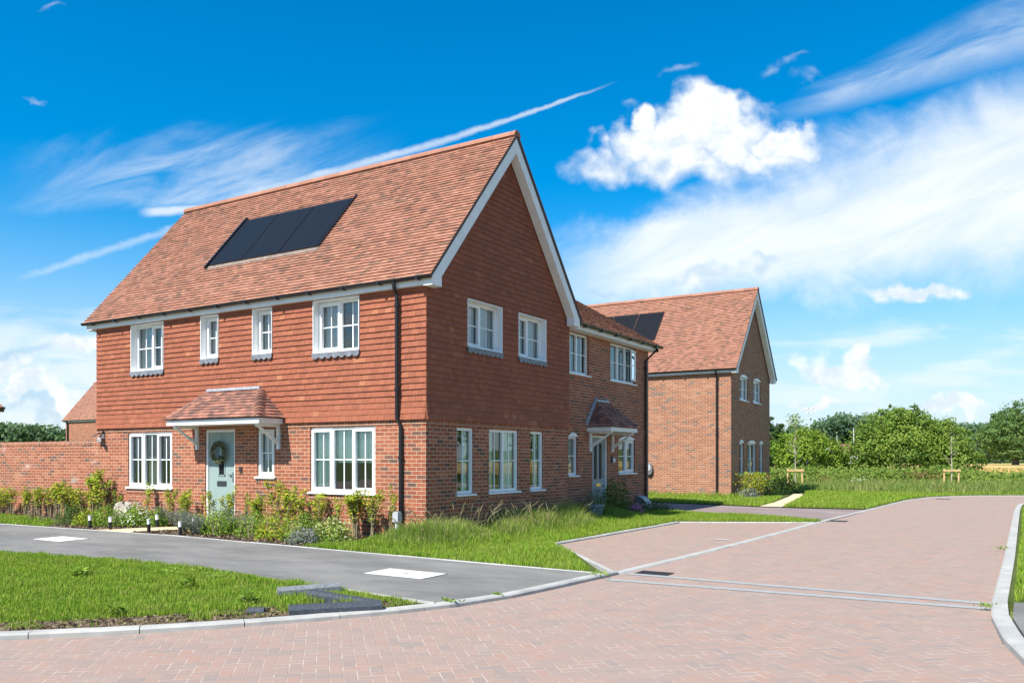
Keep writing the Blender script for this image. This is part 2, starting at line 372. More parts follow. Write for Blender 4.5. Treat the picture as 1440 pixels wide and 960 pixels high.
def np_mesh(name, verts, faces, sizes, rnd, mat, parent=None):
    """verts (n,3); faces: flat index array; sizes: vertices per face"""
    o0 = WL.get(parent.name, (0, 0, 0)) if parent else (0, 0, 0)
    me = bpy.data.meshes.new(name); verts = np.asarray(verts, np.float32) - np.array(o0, np.float32)
    me.vertices.add(len(verts)); me.vertices.foreach_set('co', verts.ravel())
    me.loops.add(len(faces)); me.loops.foreach_set('vertex_index', np.asarray(faces, np.int32))
    me.polygons.add(len(sizes)); st = np.concatenate([[0], np.cumsum(sizes)[:-1]]).astype(np.int32)
    me.polygons.foreach_set('loop_start', st); me.update(calc_edges=True); me.validate()
    me.attributes.new('rnd', 'FLOAT', 'FACE').data.foreach_set('value', np.asarray(rnd, np.float32))
    me.materials.append(MT[mat]); return add(name, me, parent, o0)
def leaves(name, pos, nrm, size, mat, parent=None, aspect=.5, rnd=None, fold=.25):
    n = len(pos); t = nrg.normal(size=(n, 3)); nrm = nrm/(np.linalg.norm(nrm, axis=1, keepdims=True)+1e-9)
    t -= nrm*(t*nrm).sum(1, keepdims=True); t /= np.linalg.norm(t, axis=1, keepdims=True)+1e-9
    w = np.cross(nrm, t); sz = (np.asarray(size)*np.ones(n))[:, None]
    a = pos - t*sz*.5; c = pos + t*sz*.5
    b = pos + w*sz*aspect*.5 + nrm*sz*fold*.25 - t*sz*.06; d = pos - w*sz*aspect*.5 + nrm*sz*fold*.25 - t*sz*.06
    v = np.stack([a, b, c, d], 1).reshape(-1, 3)
    rnd = nrg.random(n) if rnd is None else rnd
    return np_mesh(name, v, np.arange(4*n), np.full(n, 4), rnd, mat, parent)
def inside(poly, p):
    x, y = p[:, 0], p[:, 1]; r = np.zeros(len(p), bool); n = len(poly)
    for i in range(n):
        x0, y0 = poly[i]; x1, y1 = poly[(i+1) % n]
        if y0 == y1: continue
        r ^= ((y0 > y) != (y1 > y)) & (x < (x1-x0)*(y-y0)/(y1-y0)+x0)
    return r
def scatter(poly, dens):
    a = np.array(poly); lo, hi = a.min(0), a.max(0); n = int(dens*np.prod(hi-lo))
    p = lo + nrg.random((n, 2))*(hi-lo); return p[inside(poly, p)]
def vnoise(p, s, seed=0):
    q = p*s + seed*17.3
    return (np.sin(q[:, 0]*1.3+np.sin(q[:, 1]*1.7)*1.4) * np.cos(q[:, 1]*1.1+np.sin(q[:, 0]*.9+1.)*1.6))*.5+.5
def blades(name, p, z, h, w, mat, label, cat, parent=None, bend=.45, rnd=None):
    n = len(p); ang = nrg.random(n)*2*np.pi; d = np.stack([np.cos(ang), np.sin(ang)], 1); s = np.stack([-d[:, 1], d[:, 0]], 1)
    h = (np.asarray(h)*np.ones(n)); w = (np.asarray(w)*np.ones(n)); lean = h*bend*nrg.random(n)
    def pt(off, side, zz): return np.concatenate([p + d*off[:, None] + s*side[:, None], (z+zz)[:, None]], 1)
    v = np.stack([pt(0*h, -w/2, 0*h-.01), pt(0*h, w/2, 0*h-.01), pt(lean*.35, w*.4, h*.6), pt(lean*.35, -w*.4, h*.6), pt(lean, 0*h, h*(1-.25*bend))], 1).reshape(-1, 3)
    k = np.arange(n)[:, None]*5
    f = np.concatenate([k+[0, 1, 2, 3], k+[3, 2, 4]], 1).ravel(); sz = np.tile([4, 3], n)
    r = np.repeat(nrg.random(n) if rnd is None else rnd, 2)
    o = np_mesh(name, v, f, sz, r, mat, parent)
    return tag(o, label, cat, kind='stuff')

# ------------------------------------------------------------------ ground
def sheet(name, poly, z, mat, mats_kind='structure'):
    b = MB(); b.poly([(x, y, z) for x, y in poly]); o = b.build(name, mat); o['kind'] = mats_kind; return o
def slab(name, poly, z0, z1, mat):
    b = MB(); b.prism(poly, lambda u, n, v: (u, v, n), z1, z0); o = b.build(name, mat); o['kind'] = 'structure'; return o
one('ground', 'field', None, lambda b: b.poly([(-1500, -600, -.05), (1500, -600, -.05), (1500, 2500, -.05), (-1500, 2500, -.05)]))['kind'] = 'structure'
KERB = [(-30, -13.2), (-12, -12.3), (-5, -11.4), (-1, -10.25), (.9, -9.42), (1.95, -8.66), (2.6, -8.02), (3.2, -7.28), (3.7, -6.56), (4.12, -5.85), (4.41, -5.2), (4.62, -4.4), (4.72, -3.5), (4.79, -2.65), (4.84, -2.0)]
KERB2 = [(4.84, -2.0), (4.97, .2), (5.05, 1.8), (5.16, 5.), (5.27, 9.), (5.4, 12.), (5.6, 18.), (5.8, 22.3), (6.15, 24.5), (6.8, 26.4), (7.8, 27.8), (9.4, 28.7), (12, 29.3), (20, 29.8), (60, 30.5)]
RKERB = [(60, -11.), (20, -10.2), (14, -9.6), (11.6, -8.4), (10.3, -6.8), (9.66, -5.3), (9.44, -4.2), (9.32, -3.1), (9.29, -2.2), (9.3, 2.4), (9.28, 9), (9.26, 16.), (9.3, 19.5), (9.6, 22.), (10.4, 23.6), (12., 24.4), (20, 25), (60, 25.6)]
sheet('road', KERB + KERB2[1:] + RKERB[::-1] + [(60, -40), (-30, -40)], 0, 'paving')
def kerb(name, line, w, z, side, mat='kerb', lead=.9):
    """edging stones laid end to end along a line; side = +1 puts the width to the left of it"""
    pts = [np.array(p, float) for p in line]; b = MB()
    L = [0.]
    for p, q in zip(pts, pts[1:]): L.append(L[-1]+np.linalg.norm(q-p))
    n = max(1, int(L[-1]/lead))
    def ev(s):
        i = min(max(int(np.searchsorted(L, s))-1, 0), len(pts)-2); t = (s-L[i])/(L[i+1]-L[i]); return pts[i]*(1-t)+pts[i+1]*t
    def nrm(s):
        t = ev(min(s+.3, L[-1])) - ev(max(s-.3, 0)); t /= np.linalg.norm(t); return np.array((-t[1], t[0]))*side
    for k in range(n):
        s0, s1 = L[-1]*k/n + .004, L[-1]*(k+1)/n - .004; m = 3
        dz = rng.uniform(-.003, .003); r = rng.random()
        for j in range(m):
            a, c = s0+(s1-s0)*j/m, s0+(s1-s0)*(j+1)/m
            A, Cc = ev(a), ev(c); na, nc = nrm(a), nrm(c); ch = .018
            prof = [(0, -.12), (0, z-ch), (ch, z), (w, z), (w, -.12)]
            for (o0, z0), (o1, z1) in zip(prof, prof[1:]):
                b.poly([(*(A+na*o0), z0+dz), (*(Cc+nc*o0), z0+dz), (*(Cc+nc*o1), z1+dz), (*(A+na*o1), z1+dz)], r)
            if j == 0: b.poly([(*(A+na*o), q+dz) for o, q in prof], r)
            if j == m-1: b.poly([(*(Cc+nc*o), q+dz) for o, q in prof][::-1], r)
    o = b.build(name, mat); o['kind'] = 'structure'; return o
kerb('kerb', KERB, .125, .055, 1)
kerb('kerb', KERB2, .125, .018, 1)
kerb('kerb', RKERB, .15, .07, -1)
FB = [(-40, -2.6), (-10.9, -2.02), (-5, -1.80), (-1.15, -2.02), (1.1, -2.15), (3.1, -2.26), (4.70, -2.32)]      # back edge of the footway
FF = [(-40, -5.6), (-8, -5.35), (-4.65, -5.2), (-2.5, -4.82), (-.2, -4.8), (1.9, -5.02), (3.7, -5.3), (4.28, -5.36)]   # grass edge
slab('footway', FB + [(4.63, -3.6), (4.50, -4.4)] + FF[::-1], -.05, .042, 'asphalt')
kerb('kerb', FB, .05, .05, 1)
kerb('kerb', [(1.9, -5.02), (3.7, -5.3), (4.25, -5.36)], .05, .06, -1)
slab('verge', FF[:] + [(4.0, -5.85), (3.58, -6.5), (3.08, -7.2), (2.5, -7.92), (1.86, -8.56), (.82, -9.3), (-1, -10.12), (-5, -11.27), (-12, -12.1), (-40, -13.4)], -.05, .04, 'lawn_soil')
SOIL = [(4.1, -5.45), (3.55, -5.6), (3.2, -6.0), (2.75, -6.7), (2.35, -7.35), (1.75, -8.05), (1.0, -8.7), (.0, -9.2), (-1.2, -9.75), (-1.1, -10.05), (.86, -9.22), (1.9, -8.5), (2.54, -7.86), (3.1, -7.1), (3.6, -6.4)]
sheet('dry_soil', SOIL, .047, 'dry_soil')
BAY = [(2.26, 1.0), (4.80, -1.9), (4.94, .2), (5.02, 1.8), (5.13, 5), (5.22, 8.75), (2.35, 7.2)]
sheet('parking_bay', BAY, .006, 'paving')
kerb('kerb', [(4.84, -2.0), (3.5, -.42), (2.2, 1.05)], .1, .03, 1)
kerb('kerb', [(2.2, 1.05), (2.26, 4.), (2.31, 7.2)], .1, .03, 1)
kerb('kerb', [(2.31, 7.2), (3.8, 8.0), (5.2, 8.8)], .08, .03, 1)
sheet('bay_edge_grass', [(-.3, -2.2), (4.74, -2.26), (3.45, -.5), (2.12, 1.0), (2.16, 4), (2.22, 7.28), (3.75, 8.1), (5.15, 8.9), (5.2, 9.4), (4.5, 9.75), (2.1, 10.5), (.4, 11.0), (-.1, 12), (-1.3, 12), (-1.3, -.5)], .03, 'lawn_soil')['kind'] = 'structure'
sheet('driveway', [(5.3, 9.5), (4.5, 9.85), (2.1, 10.6), (.4, 11.1), (-.1, 12.1), (-9, 12.4), (-9, 16.5), (-2, 15.6), (2.2, 14.75), (3.2, 14.7), (5.46, 15.0), (5.42, 12.)], .012, 'drive')
sheet('lawn', [(-9, 16.6), (-2, 15.7), (2.2, 14.85), (2.0, 17), (1.3, 22), (.4, 28), (-9, 29)], .03, 'lawn_soil')
sheet('lawn', [(2.9, 14.85), (5.38, 15.1), (5.5, 18), (5.7, 22.3), (6.05, 24.6), (6.7, 26.5), (7.7, 27.95), (9.4, 28.86), (12, 29.5), (20, 30), (60, 30.7), (60, 60), (-9, 60), (-9, 29.1), (.4, 28.1), (1.7, 23.2)], .03, 'lawn_soil')
sheet('garden_path', [(2.2, 14.8), (2.9, 14.8), (2.5, 18), (1.75, 23.2), (1.2, 25.2), (.9, 25), (1.35, 22.3), (2.0, 17.4)], .036, 'sandstone')
FPATH = [(-7.5, -1.86), (-6.38, -1.82), (-6.2, -1.2), (-5.32, -.02), (-6.35, -.02), (-6.9, -.75)]
sheet('front_path', FPATH, .055, 'sandstone')
slab('planting_bed', [(-9.3, -1.93), (-5, -1.75), (-1.0, -1.98), (-.5, -1.2), (.2, 0), (-10.4, 0), (-10.6, .1), (-14, .1), (-14, -.5)], -.05, .048, 'mulch')
slab('lawn', [(-40, -2.55), (-10.9, -1.97), (-9.3, -1.9), (-10.2, -1.0), (-13, -.4), (-40, -.2)], -.05, .05, 'lawn_soil')
slab('footway', [(9.5, -2.1), (40, -2.1), (40, -8.6), (14.1, -9.3), (11.7, -8.2), (10.45, -6.7), (9.83, -5.2), (9.62, -4.2), (9.5, -3.1)], -.05, .055, 'asphalt')
slab('verge', [(9.435, -2.08), (9.44, 9), (9.40, 16), (9.45, 19.5), (9.75, 21.9), (10.5, 23.3), (12, 24.1), (20, 24.7), (60, 25.3), (60, -2.08)], -.05, .055, 'lawn_soil')
for ya, yb in ((-1.86, -2.0), (-2.52, -2.36)):
    def band(b, ya=ya, yb=yb):
        n = 22
        for k in range(n):
            x0, x1 = 4.9+(9.28-4.9)*k/n+.0008, 4.9+(9.28-4.9)*(k+1)/n-.0008
            f = lambda x: ya+(yb-ya)*(x-4.9)/4.38
            b.poly([(x0, f(x0)-.075, .005), (x1, f(x1)-.075, .005), (x1, f(x1)+.075, .005), (x0, f(x0)+.075, .005)])
    one('road_crossing_strip', 'setts', None, band)['kind'] = 'structure'

# ------------------------------------------------------------------ house pieces
def Pfront(y0): return lambda u, n, z: (u, y0-n, z)
def Pgable(x0): return lambda u, n, z: (x0+n, u, z)
def clip(poly, a, b, c):
    out = []; n = len(poly)
    for i in range(n):
        p, q = poly[i], poly[(i+1) % n]; dp, dq = a*p[0]+b*p[1]-c, a*q[0]+b*q[1]-c
        if dp <= 1e-9: out.append(p)
        if (dp < -1e-9 and dq > 1e-9) or (dp > 1e-9 and dq < -1e-9):
            t = dp/(dp-dq); out.append((p[0]+(q[0]-p[0])*t, p[1]+(q[1]-p[1])*t))
    return out if len(out) > 2 else []
def tiles(b, P, poly, gauge, width, holes=(), thick=.016, jit=.003, kick=None, top=.002, base=0., ragged=0.):
    us = [p[0] for p in poly]; vs = [p[1] for p in poly]; n = len(poly)
    ar = sum(poly[i][0]*poly[(i+1) % n][1]-poly[(i+1) % n][0]*poly[i][1] for i in range(n)); sg = 1 if ar > 0 else -1
    hp = []
    for i in range(n):
        (x0, y0), (x1, y1) = poly[i], poly[(i+1) % n]; a, c = sg*(y1-y0), -sg*(x1-x0); hp.append((a, c, a*x0+c*y0))
    rows = int(math.ceil((max(vs)-min(vs))/gauge-1e-6))
    for r in range(rows):
        v0 = min(vs)+r*gauge; u = min(us)-(width/2 if r % 2 else 0)-.001
        rowj = rng.uniform(-.002, .002)
        while u < max(us):
            g = .0015; dv = rng.uniform(-ragged, ragged)
            ps = [[(u+g, v0+dv), (u+width-g, v0+dv), (u+width-g, v0+gauge+.004), (u+g, v0+gauge+.004)]]
            for a, c, d in hp: ps = [clip(q, a, c, d) for q in ps]
            ps = [q for q in ps if q]
            for (h0, h1, k0, k1) in holes:
                if u+width < h0 or u > h1 or v0+gauge < k0 or v0 > k1: continue
                nx = []
                for q in ps:
                    nx.append(clip(q, 1, 0, h0)); nx.append(clip(q, -1, 0, -h1))
                    mid = clip(clip(q, 1, 0, h1), -1, 0, -h0) if q else []
                    if mid: nx.append(clip(mid, 0, 1, k0)); nx.append(clip(mid, 0, -1, -k1))
                ps = [q for q in nx if q]
            j0 = thick+rng.uniform(-jit, jit)+rowj; tw = rng.uniform(-jit, jit); rr = rng.random()
            kk = kick(v0) if kick else 0.
            for q in ps:
                def nn(p):
                    t = (p[1]-v0)/gauge; return base+kk+j0*(1-t)+top*t + tw*((p[0]-u)/width-.5)
                F = [P(p[0], nn(p), p[1]) for p in q]; b.poly(F, rr)
                for i in range(len(q)):
                    p, s = q[i], q[(i+1) % len(q)]
                    if min(p[1], s[1]) > v0+gauge*.98: continue
                    b.poly([F[i], P(p[0], base-.004, p[1]), P(s[0], base-.004, s[1]), F[(i+1) % len(q)]], rr)
            u += width
def wall(b, P, u0, u1, z0, z1, holes=(), depth=.16, n=0.):
    us = sorted({u0, u1, *[h[0] for h in holes], *[h[1] for h in holes]}); zs = sorted({z0, z1, *[h[2] for h in holes], *[h[3] for h in holes]})
    us = [u for u in us if u0-1e-6 <= u <= u1+1e-6]; zs = [z for z in zs if z0-1e-6 <= z <= z1+1e-6]
    for a, c in zip(us, us[1:]):
        for e, f in zip(zs, zs[1:]):
            m, k = (a+c)/2, (e+f)/2
            if any(h[0] < m < h[1] and h[2] < k < h[3] for h in holes): continue
            b.poly([P(a, n, e), P(c, n, e), P(c, n, f), P(a, n, f)])
    for h in holes:
        a, c, e, f = h[:4]; d = n-depth
        if f < z0 or e > z1: continue
        for q in (((a, e), (a, f)), ((a, f), (c, f)), ((c, f), (c, e)), ((c, e), (a, e))):
            (p, r), (s, t) = q; b.poly([P(p, n, r), P(p, d, r), P(s, d, t), P(s, n, t)])
def window(root, P, u0, u1, z0, z1, rec, lights=2, bars=(1, 1), openers=(), lining=0., sill=True, curt=(), arch=0., headers=True, name='window', apron=False, nface=0.):
    """a window unit set rec metres behind the face; glass, bars, sill and curtain are its pieces"""
    b = MB(); f = .055; nb = nface-rec
    if lining:                                   # white boarded reveal flush with the hung tiles
        t = .035
        b.box(u0-t+.033, u0+.012, nb-.03, nface+.018, z0-.0, z1, lambda u, n, z: P(u, n, z)); b.box(u1-.012, u1+t-.033, nb-.03, nface+.018, z0, z1, lambda u, n, z: P(u, n, z))
        b.box(u0+.012, u1-.012, nb-.03, nface+.018, z1-.012, z1+.003, lambda u, n, z: P(u, n, z)); b.box(u0+.012, u1-.012, nb-.03, nface+.03, z0-.02, z0+.018, lambda u, n, z: P(u, n, z))
        u0 += .014; u1 -= .014; z0 += .02; z1 -= .014
    def fr(a, c, e, g, w, n0, n1):
        b.box(a, a+w, n0, n1, e, g, P); b.box(c-w, c, n0, n1, e, g, P); b.box(a+w, c-w, n0, n1, e, e+w, P); b.box(a+w, c-w, n0, n1, g-w, g, P)
    fr(u0, u1, z0, z1, f, nb-.07, nb)
    lw = (u1-u0-2*f)/lights; panes = []
    for k in range(lights):
        a, c = u0+f+k*lw, u0+f+(k+1)*lw
        if k: b.box(a-.03, a+.03, nb-.07, nb-.002, z0+f, z1-f, P)
        a += .03 if k else 0; c -= .03 if k < lights-1 else 0
        e, g = z0+f, z1-f
        if k in openers: fr(a-.012, c+.012, e-.012, g+.012, .05, nb-.055, nb+.018); a += .038; c -= .038; e += .038; g -= .038
        panes.append((a, c, e, g))
    w = b.build(name, 'white_upvc', root)
    gb, pb = MB(), MB()
    for a, c, e, g in panes:
        pb.poly([P(a, nb-.045, e), P(c, nb-.045, e), P(c, nb-.045, g), P(a, nb-.045, g)])
        for i in range(bars[0]): x = a+(c-a)*(i+1)/(bars[0]+1); gb.box(x-.011, x+.011, nb-.05, nb-.032, e, g, P)
        for i in range(bars[1]): z = e+(g-e)*(i+1)/(bars[1]+1)*(1. if bars[1] > 1 else 1.0); gb.box(a, c, nb-.049, nb-.033, z-.011, z+.011, P)
    pb.build('pane', 'glass', w)
    if bars != (0, 0): gb.build('glazing_bar', 'white_upvc', w)
    if sill:
        def sl(b): b.prism([(nface-rec-.01, z0-.03), (nface-rec-.01, z0+.004), (nface+.055, z0-.012), (nface+.055, z0-.045), (nface-.001, z0-.04)], lambda n, u, z: P(u, n, z), u0-.045, u1+.045)
        one('sill', 'white_upvc', w, sl)
    if curt:
        for q in curt:
            def cu(b, q=q):
                a, c = u0+f+(u1-u0-2*f)*q[0], u0+f+(u1-u0-2*f)*q[1]; e, g = z0+(z1-z0)*q[2], z0+(z1-z0)*q[3]; n = max(6, int((c-a)/.02))
                px = [(a+(c-a)*i/n, nb-.11+.012*math.sin(i*1.05)+.006*math.sin(i*.37)) for i in range(n+1)]
                for (p, x), (r, y) in zip(px, px[1:]): b.poly([P(p, x, e), P(r, y, e), P(r, y, g), P(p, x, g)])
            one('curtain', q[4], w, cu)
    if arch:
        def ar(b):
            n = 10; pts = [(u0+(u1-u0)*i/n, z1+.004+arch*(1-(2*i/n-1)**2)) for i in range(n+1)]
            b.prism([(u0, z1)] + pts[0:] + [(u1, z1)], lambda u, n_, z: P(u, n_, z), nface+.012, nface-.03)
        one('arched_head', 'white_upvc', w, ar)
    if apron:
        def ap(b):
            n = max(4, int(round((u1-u0+.04)/.17))); a0, wd = u0-.03, (u1-u0+.06)/n; pts = [(a0, z0-.02)]
            low = []
            for k in range(n):
                for i in range(9):
                    t = i/8; low.append((a0+wd*(k+t), z0-.10-.045*math.sin(math.pi*t)))
            b.prism([(a0, z0-.02)]+low+[(a0+n*wd, z0-.02)], lambda u, n_, z: P(u, n_, z), nface+.034, nface+.012)
        one('apron', 'grey_lead', w, ap)
    return w
def brick_row(root, P, u0, u1, z, n=.014, h=.1):
    """projecting row of headers under a sill"""
    b = MB(); zz = .1125*round(z/.1125); b.box(u0, u1, -.01, n, z-h, z, P); return b.build('brick_sill', 'header_brick', root)
def gutter_x(b, x0, x1, y, z, ny=1, r=.058):
    n = 8; prof = [(r*math.cos(math.pi+math.pi*k/n), r*math.sin(math.pi+math.pi*k/n)) for k in range(n+1)]
    b.prism([(y+p, z+q) for p, q in prof]+[(y+r*.75, z-.004), (y-r*.75, z-.004)], lambda u, n_, v: (n_, u, v), x0, x1)
def downpipe(b, pts, r=.036, clips=()):
    b.tube(pts, r, 10)
    for x, y, z in clips: b.tube([(x, y, z-.03), (x, y, z+.03)], r*1.35, 10)
TAN = 3.67/3.14
def gabled_shell(root, x1, y0, L, D, zb, tile_hung, fh, gh, roofmat='roof_tile', rg=.1, rw=.165, bm='brick'):
    """walls, roof, verge boards, fascia and gutter of one gabled block. zb = ground level, gable faces +x at x1, eaves face -y at y0"""
    ze, half = zb+4.82, D/2; x0 = x1-L; ov = .25; yr = y0+half
    z_r = lambda y: zb+4.95 + TAN*((y-y0+.22) if y < yr else (2*yr-y-y0+.22))
    PF, PG = Pfront(y0), Pgable(x1); zt = zb+2.355; apex = zb+8.55
    b = MB()
    ztop = zt if tile_hung else zb+4.9
    wall(b, PF, x0, x1, zb-.1, ztop, [h for h in fh if h[3] <= ztop+.2])
    wall(b, PG, y0, y0+D, zb-.1, ztop, [h for h in gh if h[3] <= ztop+.2])
    if not tile_hung: b.poly([PG(y0, 0, ztop), PG(y0+D, 0, ztop), PG(y0+D, 0, z_r(y0+D)-.1), PG(yr, 0, z_r(yr)-.1), PG(y0, 0, z_r(y0)-.1)])
    b.poly([(x0, y0, zb-.1), (x0, y0, ze+.1), (x0, y0+D, ze+.1), (x0, y0+D, zb-.1)]); b.poly([(x0, y0, ze+.1), (x0, yr, apex), (x0, y0+D, ze+.1)])
    b.poly([(x0, y0+D, zb-.1), (x0, y0+D, ze+.1), (x1, y0+D, ze+.1), (x1, y0+D, zb-.1)])
    b.cur = 1
    for z in (zb+.12, zb+2.45, zb+4.84): b.poly([(x0+.17, y0+.17, z), (x1-.17, y0+.17, z), (x1-.17, y0+D-.1, z), (x0+.17, y0+D-.1, z)])
    for xx in (x0+L*.42, x0+L*.72): b.poly([(xx, y0+.2, zb), (xx, y0+D, zb), (xx, y0+D, zb+4.8), (xx, y0+.2, zb+4.8)])
    b.poly([(x0+.2, yr+.2, zb), (x1-.2, yr+.2, zb), (x1-.2, yr+.2, zb+4.8), (x0+.2, yr+.2, zb+4.8)])
    b.build('wall', [bm, 'plaster'], root)
    if tile_hung:
        b = MB()
        wall(b, PF, x0, x1, zt+.003, zb+4.9, [h for h in fh if h[3] > zt+.2], n=.012)
        wall(b, PG, y0, y0+D, zt+.003, zb+4.9, [h for h in gh if h[3] > zt+.2], n=.012)
        b.poly([PG(y0, .012, zb+4.9), PG(y0+D, .012, zb+4.9), PG(yr, .012, apex-.05)])
        kick = lambda v: max(0., .03-.10*(v-zt+.02)) if v < zt+.3 else 0.
        tiles(b, PF, [(x0-.01, zt-.03), (x1+.025, zt-.03), (x1+.025, zb+4.90), (x0-.01, zb+4.90)], .115, .165, [h for h in fh if h[3] > zt+.2], thick=.024, jit=.0025, kick=kick, base=.008, ragged=.0025)
        tiles(b, PG, [(y0-.025, zt-.03), (y0+D+.02, zt-.03), (y0+D+.02, zb+4.85), (yr, apex-.04), (y0-.025, zb+4.85)], .115, .165, [h for h in gh if h[3] > zt+.2], thick=.024, jit=.0025, kick=kick, base=.008, ragged=.0025)
        b.build('hung_tile_cladding', 'wall_tile', root)
        def hd(b):
            b.box(x0, x1+.0, .004, .012, zt-.118, zt-.004, PF); b.box(y0-.012, y0+D, .004, .012, zt-.118, zt-.004, PG)
        one('brick_band', 'header_brick', root, hd)
    # roof: deck, tiles, ridge
    b = MB(); th = math.atan(TAN); cs, sn = math.cos(th), math.sin(th); ln = (half+.22)/cs
    za = zb+4.95; y_e = y0-.22
    PS = lambda u, n, v: (u, y_e+v*cs-n*sn, za+v*sn+n*cs)
    PB = lambda u, n, v: (u, 2*yr-(y_e+v*cs-n*sn), za+v*sn+n*cs)
    xa, xb = x0-ov-.02, x1+ov+.03
    tiles(b, PS, [(xa, 0), (xb, 0), (xb, ln), (xa, ln)], rg, rw, thick=.024, jit=.004, base=.012)
    b.poly([PB(xa, .02, 0), PB(xb, .02, 0), PB(xb, .02, ln), PB(xa, .02, ln)], .6)
    for k in range(int((xb-xa)/.45)+1):                      # half-round ridge tiles
        r0, r1 = xa+k*.45, min(xa+k*.45+.445, xb); rr = rng.random()*.6+.35
        if r1-r0 < .05: continue
        arc = [(yr+.13*math.cos(math.pi*i/8), za+ln*sn-.055+.13*math.sin(math.pi*i/8)) for i in range(9)]
        b.prism(arc, lambda u, n, v: (n, u, v), r0, r1, rr)
    roof = b.build('roof', roofmat, root)
    def dk(b):
        for Q in (PS, PB):
            b.prism([(xa+.012, -.01), (xb-.012, -.01), (xb-.012, ln-.02), (xa+.012, ln-.02)], lambda u, n, v: Q(u, n, v), .008, -.045)
    one('roof_deck', 'dark_deck', root, dk)
    # bargeboards and soffits with boxed ends
    def bg(b, a, c):
        zf = lambda y: z_r(y)-.075; yo = y0-.135; yo2 = y0+D+.135; w = .27/cs*.78
        zi = zb+4.80; yin = y0 + (zi+.0-(zf(y0)-w))/TAN
        yin = max(yin, y0+.16)
        out = [(yo, zi), (yo, zf(yo)), (yr, zf(yr)), (yo2, zf(yo)), (yo2, zi), (2*yr-yin, zi), (2*yr-yin, zf(yin)-w), (yr, zf(yr)-w*1.02), (yin, zf(yin)-w), (yin, zi)]
        if True:
            h1 = [out[0], out[1], out[2], out[7], out[8], out[9]]; h2 = [out[2], out[3], out[4], out[5], out[6], out[7]]
            for h in (h1, h2): b.prism(h, lambda u, n, v: (n, u, v), a, c)
    for q0, q1 in ((x1+.045, x1+ov), (x0-ov, x0-.02)): one('bargeboard', 'white_paint', root, lambda b: bg(b, q0, q1))
    for q0, q1 in ((y0-.128, y0), (y0+D, y0+D+.128)): one('fascia', 'white_paint', root, lambda b: b.box(x0-ov+.003, x1+ov-.003, q0, q1, ze, zb+4.97))
    def gt(b):
        gutter_x(b, x0-ov-.08, x1+ov+.0, y0-.192, zb+4.975)
        k = x0-ov+.35
        while k < x1+ov:
            b.box(k-.02, k+.02, y0-.255, y0-.13, zb+4.905, zb+4.925); b.box(k-.03, k+.03, y0-.252, y0-.246, zb+4.9, zb+4.98); k += .93
    one('gutter', 'black_plastic', root, gt)
    return PF, PG, PS
def solar_array(root, PS, xs, v0, v1, lift=.05):
    for a, c in xs:
        b = MB(); b.box(a+.012, c-.012, .02, lift+.02, v0, v1, lambda u, n, v: PS(u, n, v)); p = b.build('solar_panel', 'black_plastic', root)
        b = MB(); g = .02; q = [PS(a+.012+g, lift+.023, v0+g), PS(c-.012-g, lift+.023, v0+g), PS(c-.012-g, lift+.023, v1-g), PS(a+.012+g, lift+.023, v1-g)]
        b.poly(q); b.build('panel_glass', 'solar', p)
def bracket(b, P, u, z0=1.8, z1=2.32, out=.6):
    t = .032
    b.box(u-t, u+t, .002, .062, z0, z1, P); b.box(u-t, u+t, .062, out, z1-.06, z1, P)
    b.prism([(.062, z0+.10), (.062, z0+.185), (out-.10, z1-.06), (out-.03, z1-.06)], lambda n, u_, z: P(u_, n, z), u-t*.85, u+t*.85)
